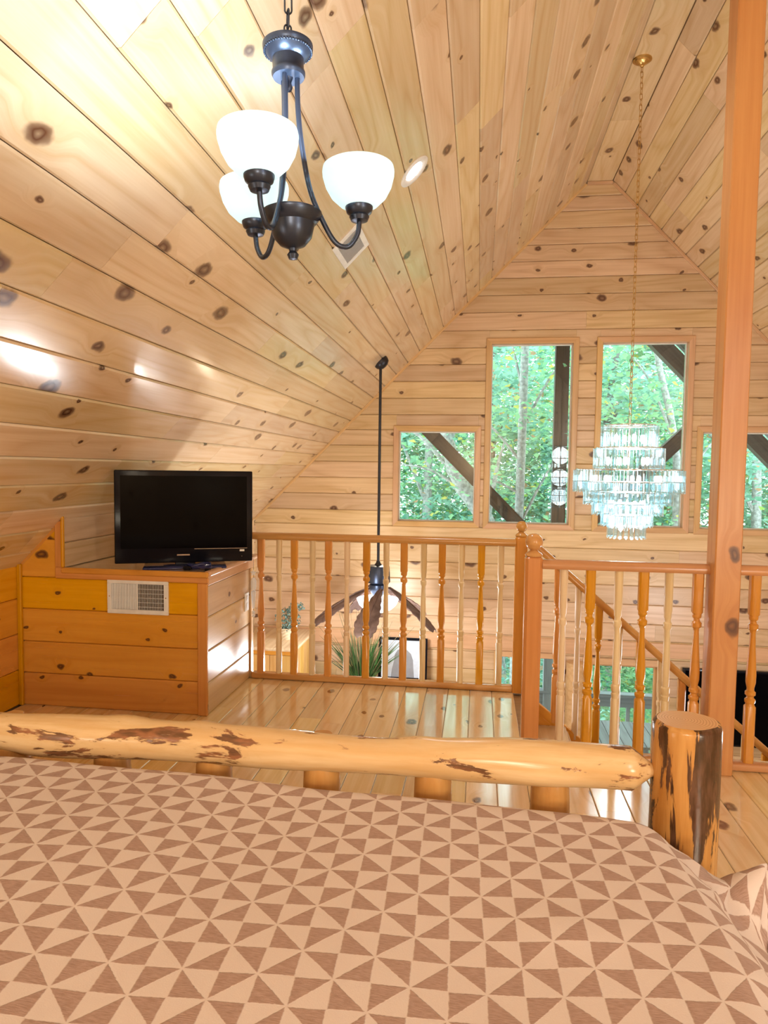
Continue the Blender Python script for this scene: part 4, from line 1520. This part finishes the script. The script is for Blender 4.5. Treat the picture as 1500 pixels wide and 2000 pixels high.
for k in range(n):
    wdt = (CY1 - CY0 - 0.03) / n
    a = CY0 + 0.02 + wdt * k
    plank('side_slat', ac, M_CAB, (CX1, a + wdt * 0 + 0.001, LZ + 0.05), (0, 0, -1), (0, 1, 0), (-(CZ - LZ - 0.09), 0.0), wdt - 0.003, 0.02, 0.004)
# basket with teal leaves
bk = thing('plant_basket', 'small pale wicker basket of teal leaves on the corner cupboard', 'plant', (-1.97, 7.02, CZ))
v, f = [], []
n, m = 20, 7
for i in range(m + 1):
    t = i / m
    r = 0.075 + 0.022 * t
    for k in range(n):
        a = 2 * PI * k / n
        rr_ = r + 0.006 * (1 if (i + k) % 2 else -1)
        v.append((rr_ * math.cos(a), rr_ * math.sin(a), 0.12 * t))
for i in range(m):
    for k in range(n):
        f.append((i * n + k, i * n + (k + 1) % n, (i + 1) * n + (k + 1) % n, (i + 1) * n + k))
f.append(tuple(reversed(range(n))))
obj('basket', mesh('basket', v, f, M_PALEBASKET), bk, T3((-1.97, 7.02, CZ)))
lathe('soil', bk, M_POT, [(0.08, 0.095), (0.0005, 0.10)], T3((-1.97, 7.02, CZ)), 16)
rr = random.Random(9)
lv, lf = [], []
for k in range(420):
    t = rr.random()
    a = rr.uniform(0, 2 * PI)
    h = 0.10 + 0.28 * t
    rad = (0.13 * (1 - abs(t - 0.35)) + 0.02) * math.sqrt(rr.random())
    c = Vector((rad * math.cos(a) + (0.09 if t > 0.75 else 0) , rad * math.sin(a), h))
    d = Vector((rr.uniform(-1, 1), rr.uniform(-1, 1), rr.uniform(-0.2, 1))).normalized() * rr.uniform(0.014, 0.024)
    s = d.cross(Vector((rr.uniform(-1, 1), rr.uniform(-1, 1), rr.uniform(-1, 1)))).normalized() * 0.008
    b = len(lv)
    lv += [c - d, c + s, c + d, c - s]
    lf.append((b, b + 1, b + 2, b + 3))
lfo = obj('foliage', mesh('foliage', lv, lf, M_TEAL), bk, T3((-1.97, 7.02, CZ)))
lfo['kind'] = 'stuff'
stv = [tube_vf([(0, 0, 0.09), (0.03 * math.cos(a), 0.03 * math.sin(a), 0.2), (0.07 * math.cos(a) + 0.03, 0.07 * math.sin(a), 0.33)], 0.003, 5) for a in (0.2, 1.5, 2.8, 4.4, 5.5)]
v, f = merge(stv)
obj('stems', mesh('stems', v, f, M_STALK), bk, T3((-1.97, 7.02, CZ)))
# sideboard that carries the grass plant and the picture
sb = thing('sideboard', 'tall pine sideboard against the far wall under the grass plant', 'sideboard', (-0.95, 7.3, LZ))
SZ = -0.985
box('carcass', sb, M_CAB, -1.70, -0.30, 6.95, 7.60, LZ, SZ - 0.03, 0.004)
box('worktop', sb, M_CAB, -1.73, -0.27, 6.92, 7.62, SZ - 0.03, SZ, 0.006, 2)
for k in range(3):
    a = -1.68 + 0.46 * k
    d_ = box('door', sb, M_CAB, a, a + 0.44, 6.932, 6.95, LZ + 0.1, SZ - 0.06, 0.006)
    lathe('knob', d_, M_BRASS, [(0.006, 0), (0.006, 0.01), (0.014, 0.018), (0.010, 0.026), (0.0005, 0.028)], T3((a + 0.40, 6.932, -1.6)) @ RX(PI / 2), 12)
# grass plant
gp = thing('grass_plant', 'tall green grass plant with thin dry stalks seen through the loft balusters', 'plant', (-1.17, 7.05, SZ))
lathe('pot', gp, M_POT, [(0.085, 0.0), (0.105, 0.10), (0.115, 0.15), (0.105, 0.15), (0.095, 0.11), (0.0005, 0.11)], T3((-1.17, 7.05, SZ)), 24)
rr = random.Random(21)


def blade_strip(base, tip, bend, w, n=7):
    base, tip, bend = Vector(base), Vector(tip), Vector(bend)
    side = (tip - base).cross(Vector((0.3, 1, 0))).normalized()
    v, f = [], []
    for i in range(n + 1):
        t = i / n
        p = base.lerp(tip, t) + bend * (t * t)
        ww = w * (1 - t) ** 0.6 * 0.5
        v += [p - side * ww, p + Vector((0, -ww * 0.6, 0)), p + side * ww]
    for i in range(n):
        a = i * 3
        f += [(a, a + 1, a + 4, a + 3), (a + 1, a + 2, a + 5, a + 4)]
    return v, f


for k in range(120):
    a = rr.uniform(0, 2 * PI)
    r = 0.09 * math.sqrt(rr.random())
    b0 = (-1.17 + r * math.cos(a), 7.05 + r * math.sin(a), SZ + 0.10)
    H_ = rr.uniform(0.30, 0.62)
    lean = rr.uniform(0.02, 0.34)
    tp_ = (b0[0] + lean * math.cos(a), b0[1] + 0.5 * lean * math.sin(a), b0[2] + H_)
    v, f = blade_strip(b0, tp_, (lean * 0.4 * math.cos(a), 0, -0.04), rr.uniform(0.010, 0.020))
    obj('leaf', mesh('leaf', v, f, M_GRASS, 60), gp)
for k in range(26):
    a = rr.uniform(0, 2 * PI)
    b0 = (-1.17 + 0.06 * math.cos(a), 7.05 + 0.06 * math.sin(a), SZ + 0.10)
    lean = rr.uniform(0.1, 0.55)
    H_ = rr.uniform(0.55, 0.85)
    p1 = Vector((b0[0] + lean * math.cos(a), b0[1] + 0.3 * lean * math.sin(a), b0[2] + H_))
    tube('stalk', gp, M_STALK, [b0, Vector(b0).lerp(p1, 0.5) + Vector((0, 0, 0.05)), p1], [0.0035, 0.0028, 0.0015], 5)
# framed picture leaning on the wall
pf_ = thing('framed_picture', 'black framed print with a grey animal silhouette leaning by the grass plant', 'picture', (-0.80, 7.55, SZ), rot=RX(-0.10))
PMx = T3((-0.80, 7.55, SZ)) @ RX(-0.10)
pw_, ph_ = 0.545, 0.47
for (a, b, c, d) in ((-pw_ / 2, pw_ / 2, 0, 0.03), (-pw_ / 2, pw_ / 2, ph_ - 0.03, ph_), (-pw_ / 2, -pw_ / 2 + 0.03, 0.03, ph_ - 0.03), (pw_ / 2 - 0.03, pw_ / 2, 0.03, ph_ - 0.03)):
    box('frame_side', pf_, M_BLACK, a, b, -0.022, 0.0, c, d, 0.003, mw=PMx)
box('print', pf_, M_PAPER, -pw_ / 2 + 0.025, pw_ / 2 - 0.025, -0.008, -0.004, 0.025, ph_ - 0.025, 0, mw=PMx)
sil = [(-0.10, 0.03), (0.16, 0.03), (0.15, 0.14), (0.145, 0.22), (0.12, 0.29), (0.07, 0.335), (0.02, 0.35), (-0.03, 0.33), (-0.06, 0.28), (-0.07, 0.2), (-0.09, 0.12)]
v = [(x - 0.03, -0.0085, z) for x, z in sil]
obj('silhouette', mesh('silhouette', v, [tuple(range(len(v)))], M_SILH), pf_, PMx)
# big television downstairs
tvd = thing('television', 'large black television on the downstairs far wall right of the glass door', 'television', (2.92, 7.6, -1.1))
box('housing', tvd, M_BLACK, 2.195, 3.65, G - 0.075, G - 0.024, -1.53, -0.715, 0.006, 2)
box('screen', tvd, M_SCREEN, 2.215, 3.63, G - 0.078, G - 0.074, -1.51, -0.735, 0)
box('mount', tvd, M_BLACKM, 2.7, 3.1, G - 0.026, G - 0.001, -1.25, -0.95, 0.002)
tube('cable', tvd, M_BLACK, spline([(2.62, G - 0.05, -1.50), (2.60, G - 0.045, -1.62), (2.62, G - 0.04, -1.78), (2.69, G - 0.02, -1.95), (2.70, G - 0.006, -2.1)], 5), 0.006, 7)

# ------------------------------------------------------------------ hanging white ornament and socket on the ledge end
on = thing('hanging_ornament', 'white dangling star and bottle shaped wind chime beside the ledge corner', 'ornament', (-1.405, 4.245, 0.62))
OX, OY = -1.408, 4.215
tube('cord', on, M_STALK, [(OX, OY, 0.775), (OX, OY, 0.30)], 0.0015, 5)
sv = []
for k in range(10):
    a = PI / 2 + k * PI / 5
    r = 0.022 if k % 2 == 0 else 0.010
    sv.append((r * math.cos(a), r * math.sin(a)))
v = [(x, -0.003, z) for x, z in sv] + [(x, 0.003, z) for x, z in sv]
f = [tuple(range(10)), tuple(reversed(range(10, 20)))] + [(k, 10 + k, 10 + (k + 1) % 10, (k + 1) % 10) for k in range(10)]
obj('star', mesh('star', v, f, M_WHITECLOTH), on, T3((OX, OY, 0.685)))
lathe('upper_bob', on, M_WHITECLOTH, [(0.0005, 0.575), (0.016, 0.577), (0.018, 0.60), (0.018, 0.635), (0.010, 0.652), (0.0005, 0.655)], T3((OX, OY, 0)), 14)
lathe('lower_bob', on, M_WHITECLOTH, [(0.0005, 0.455), (0.007, 0.458), (0.010, 0.50), (0.016, 0.55), (0.016, 0.568), (0.0005, 0.572)], T3((OX, OY, 0)), 14)
lathe('bead', on, M_WHITECLOTH, [(0.0005, 0.40), (0.008, 0.404), (0.010, 0.412), (0.006, 0.422), (0.010, 0.432), (0.008, 0.44), (0.0005, 0.444)], T3((OX, OY, 0)), 12)
sk_ = thing('socket_plate', 'white socket plate on the end panel of the ledge', 'socket', (BX1, 4.17, 0.5))
box('plate', sk_, M_WHITE, BX1 - 0.001, BX1 + 0.005, 4.135, 4.205, 0.45, 0.565, 0.002)
for zc in (0.485, 0.53):
    box('outlet', sk_, M_WHITECLOTH, BX1 + 0.004, BX1 + 0.007, 4.153, 4.187, zc - 0.014, zc + 0.014, 0.003)

# ------------------------------------------------------------------ porch and trees outside
TYp = 9.35
tr = thing('porch_truss', 'dark grey brown timber truss of the porch outside the gable windows', 'truss', (1.05, TYp, 0.4))
def beam(name, p, q, w, t, mat=M_TIMBER, parent=tr):
    p, q = Vector(p), Vector(q)
    ux = (q - p).normalized()
    uz = Vector((0, -1, 0))
    uy = uz.cross(ux)
    L = (q - p).length
    v, f = box_vf(L, w, t)
    me = mesh(name, v, f, mat)
    m_ = frame((p + q) / 2, ux, uy)
    return obj(name, me, parent, m_)
beam('king_post', (1.04, TYp, 0.32), (1.04, TYp, 4.62), 0.175, 0.15)
beam('web_brace', (0.82, TYp, 0.36), (-1.25, TYp, 2.45), 0.175, 0.14)
beam('web_brace', (1.10, TYp, 0.36), (3.30, TYp, 2.55), 0.175, 0.14)
beam('tie_beam', (-3.6, TYp, 0.22), (5.6, TYp, 0.22), 0.24, 0.16)
beam('rafter', (1.10, TYp, 4.18), (4.80, TYp, 0.38), 0.20, 0.14)
beam('rafter', (1.0, TYp, 4.18), (-3.6, TYp, -0.42), 0.20, 0.14)
pr_ = thing('porch_roof', 'dark porch roof edge beyond the right hand windows', 'roof', (1.1, 9.0, 4.5))
for (xa, za, xb, zb) in ((1.07, 4.66, 5.3, 0.32), (1.07, 4.66, -3.6, -0.01)):
    ux = Vector((xb - xa, 0, zb - za)).normalized()
    nz_ = Vector((-ux.z, 0, ux.x)) if ux.x > 0 else Vector((ux.z, 0, -ux.x))
    if nz_.z < 0:
        nz_ = -nz_
    L = math.hypot(xb - xa, zb - za)
    v, f = box_vf(L, 9.75 - (G + 0.2), 0.05)
    me = mesh('roof_slope', v, f, M_SLAB)
    c = Vector(((xa + xb) / 2, (9.75 + G + 0.2) / 2, (za + zb) / 2)) - nz_ * 0.10 * 0
    obj('roof_slope', me, pr_, frame(c, ux, (0, 1, 0)))
    c2 = Vector(((xa + xb) / 2, 9.72, (za + zb) / 2)) - nz_ * 0.05
    v, f = box_vf(L, 0.022, 0.03)
    obj('drip_edge', mesh('drip_edge', v, f, M_WHITECLOTH), pr_, frame(c2 - nz_ * 0.0, ux, (0, 1, 0)))
# deck, rail, table
dk = thing('deck', 'grey weathered timber deck outside the glass door downstairs', 'deck', (1.0, 8.9, LZ))
for k in range(12):
    y0 = G + 0.18 + k * 0.15
    box('deck_board', dk, M_DECK, -3.4, 5.4, y0, y0 + 0.143, LZ - 0.09, LZ - 0.05, 0.004)
for (x, nm) in ((-0.9, 'p'), (0.905, 'p'), (2.9, 'p')):
    box('deck_post', dk, M_DECK, x, x + 0.12, 9.27, 9.39, LZ - 0.05, 0.10, 0.005)
rlg = thing('deck_railing', 'grey weathered deck railing outside the glass door downstairs', 'railing', (1.0, 9.33, LZ))
box('top_rail', rlg, M_DECK, -3.3, 5.3, 9.26, 9.40, -1.60, -1.56, 0.004)
box('upper_rail', rlg, M_DECK, -3.3, 5.3, 9.30, 9.34, -1.74, -1.60, 0.004)
box('lower_rail', rlg, M_DECK, -3.3, 5.3, 9.31, 9.35, LZ + 0.07, LZ + 0.16, 0.004)
bmv, bmf = box_vf(0.75, 0.045, 0.045)
bsm = mesh('baluster', bmv, bmf, M_DECK)
for k in range(26):
    obj('baluster', bsm, rlg, frame((-1.4 + 0.19 * k, 9.36, -2.05), (0, 0, 1), (1, 0, 0)))
tb = thing('patio_table', 'grey slatted patio table on the deck outside the glass door', 'table', (1.8, 8.5, LZ))
for k in range(7):
    box('top_slat', tb, M_DECK, 1.36 + k * 0.125, 1.36 + k * 0.125 + 0.118, 8.12, 8.95, -1.83, -1.80, 0.003)
for (a, b) in ((1.42, 8.2), (2.14, 8.2), (1.42, 8.86), (2.14, 8.86)):
    box('leg', tb, M_DECK, a - 0.035, a + 0.035, b - 0.035, b + 0.035, LZ - 0.05, -1.83, 0.003)
gnd = obj('forest_slope', mesh('forest_slope', [(-40, 10.2, -6), (45, 10.2, -6), (60, 55, -4), (-55, 55, -4)], [(0, 1, 2, 3)], M_GROUND))
tag(gnd, 'green hillside under the trees outside', 'ground')
gnd['kind'] = 'structure'


def leaf_cloud(seed, n, R, H, size, clusters=90):
    rr_ = random.Random(seed)
    cs = []
    while len(cs) < clusters:
        p = Vector((rr_.uniform(-1, 1), rr_.uniform(-1, 1), rr_.uniform(-1, 1)))
        if p.length < 1 and p.length > 0.25:
            cs.append(Vector((p.x * R, p.y * R, p.z * H)))
    v, f = [], []
    for k in range(n):
        c = cs[rr_.randrange(clusters)]
        p = c + Vector((rr_.gauss(0, 0.42), rr_.gauss(0, 0.42), rr_.gauss(0, 0.20)))
        d = Vector((rr_.uniform(-1, 1), rr_.uniform(-1, 1), rr_.uniform(-0.55, 0.35))).normalized()
        s = d.cross(Vector((rr_.uniform(-.6, .6), rr_.uniform(-.6, .6), 1))).normalized()
        L = size * rr_.uniform(0.6, 1.25)
        w = L * 0.42
        up = Vector((0, 0, 0.12 * L))
        b = len(v)
        v += [p - d * L * 0.5, p + s * w - d * L * 0.08 + up, p + d * L * 0.5, p - s * w - d * L * 0.08 + up]
        f.append((b, b + 1, b + 2, b + 3))
    return v, f


clouds = [mesh('foliage', *leaf_cloud(31, 12000, 3.0, 4.3, 0.15), M_LEAF1), mesh('foliage', *leaf_cloud(32, 12000, 3.2, 4.5, 0.15), M_LEAF2), mesh('foliage', *leaf_cloud(33, 13000, 3.6, 5.0, 0.16, 130), M_LEAF3)]
near = mesh('foliage', *leaf_cloud(34, 2600, 2.0, 3.0, 0.12, 60), M_LEAF1)


def tree(x, y, zc, kind, label, trunk, group=None, rz=0.0, sc=1.0, cloud=None):
    t = thing('tree', label, 'tree', (x, y, -6), group)
    me = cloud or clouds[kind]
    fo = obj('foliage', me, t, T3((x, y, zc)) @ RZ(rz) @ Matrix.Scale(sc, 4))
    fo['kind'] = 'stuff'
    pts_, rads, brs = trunk
    tr_ = tube('trunk', t, M_BARK if kind != 1 else M_BARKD, spline(pts_, 4), [rads[0] + (rads[1] - rads[0]) * k / ((len(pts_) - 1) * 4) for k in range((len(pts_) - 1) * 4 + 1)], 8)
    for (p, q, r) in brs:
        p, q = Vector(p), Vector(q)
        mid_ = p.lerp(q, 0.5) + Vector((0, 0, 0.12 * (q - p).length))
        tube('branch', tr_, M_BARKD if kind == 1 else M_BARK, spline([p, mid_, q], 5), [r * (1 - 0.8 * k / 10) for k in range(11)], 6)
    return t


# slender straight trunk behind the left tall window
tree(1.15, 11.3, 3.4, 0, 'slender straight grey tree close behind the left tall window', ([(0.64, 11.0, -6), (0.62, 11.0, -1), (0.65, 11.0, 2.2), (0.68, 11.0, 5.5)], (0.085, 0.055),
     [((0.64, 11, 0.5), (1.6, 11.1, 2.0), 0.03), ((0.64, 11, 1.5), (-0.3, 11.2, 2.3), 0.03), ((0.65, 11, 2.0), (1.5, 11.2, 3.3), 0.028), ((0.64, 11, 1.0), (-0.2, 10.8, 1.2), 0.025), ((0.64, 11, 2.6), (0.2, 11.2, 4.0), 0.025)]), cloud=near)
# leaning forked trunk behind the small left window
tree(-1.4, 12.0, 2.6, 0, 'leaning forked grey tree behind the small left window', ([(0.45, 11.6, -6), (0.30, 11.6, -1.0), (0.15, 11.6, 0.45), (-0.42, 11.6, 1.35), (-0.62, 11.7, 2.6), (-0.8, 11.8, 4.5)], (0.20, 0.08),
     [((-0.42, 11.6, 1.3), (-1.6, 11.6, 2.2), 0.05), ((-0.1, 11.6, 0.9), (-1.5, 11.5, 1.45), 0.04), ((0.15, 11.6, 0.5), (0.42, 11.6, 1.9), 0.06), ((-0.5, 11.6, 1.8), (0.1, 11.7, 3.0), 0.04)]), cloud=near, rz=1.0)
tree(3.1, 12.2, 3.0, 0, 'thin bent grey tree behind the right tall window', ([(3.2, 11.6, -6), (3.15, 11.6, 0.5), (3.05, 11.6, 2.0), (2.75, 11.6, 3.3), (2.6, 11.6, 5.0)], (0.075, 0.04),
     [((3.05, 11.6, 1.9), (2.3, 11.6, 3.3), 0.03), ((3.1, 11.6, 1.2), (2.2, 11.6, 1.9), 0.03), ((3.12, 11.6, 0.9), (3.9, 11.6, 2.1), 0.03)]), cloud=near, rz=2.2)
rr = random.Random(77)
spots = [(-5.0, 16, 1), (-1.2, 15.4, 2), (2.4, 16.2, 1), (5.8, 15.2, 2), (9.4, 16.5, 0), (-3.4, 21, 0), (0.4, 20.5, 1), (4.0, 21.5, 0), (8.0, 21, 2), (12.4, 22, 1), (-1.6, 27.5, 2), (3.2, 28, 0), (7.8, 27.5, 2), (12.8, 28, 0)]
near_labels = {1: 'mint green leafy tree crown behind the leaning forked trunk in the small left window', 2: 'deep green leafy tree crown filling the left tall window behind the slender trunk', 3: 'mint green leafy tree crown behind the tall square post and right hand windows'}
for k, (x, y, kd) in enumerate(spots):
    zc = rr.uniform(0.5, 2.0)
    lean = rr.uniform(-0.8, 0.8)
    trunk = ([(x, y, -6), (x + lean * 0.3, y, 0), (x + lean, y, 5.5)], (0.16, 0.05), [((x + lean * 0.4, y, 0.5), (x + lean + rr.uniform(-2, 2), y, 3), 0.05), ((x + lean * 0.5, y, 2), (x + rr.uniform(-2, 2), y - 0.5, 4), 0.05), ((x, y, -1.5), (x + rr.uniform(-2, 2), y - 0.5, 0.2), 0.05)])
    far = y > 19
    tree(x, y, zc + (0.6 if far else 0), kd, near_labels.get(k, 'dense green forest tree in the far backdrop beyond the porch'), trunk, None if k in near_labels else 'backdrop forest trees beyond the porch', rr.uniform(0, 6), 1.0 if not far else 1.25)
# low shrubs closing the slope below
for k, (x, y) in enumerate(((-3, 12.5), (0.2, 12.6), (3.2, 12.8), (6.4, 12.9), (-6.5, 13.5), (9.6, 13.8))):
    t = thing('shrub', 'bushy green shrub on the slope below the grey deck', 'shrub', (x, y, -6), 'shrubs on the slope below the deck')
    fo = obj('foliage', clouds[(k + 1) % 3], t, T3((x, y, -4.2)) @ RZ(k * 1.3) @ Matrix.Scale(0.62, 4))
    fo['kind'] = 'stuff'
    tube('stem', t, M_BARKD, [(x, y, -6), (x + 0.1, y, -4), (x, y, -2.8)], [0.08, 0.05, 0.03], 6)
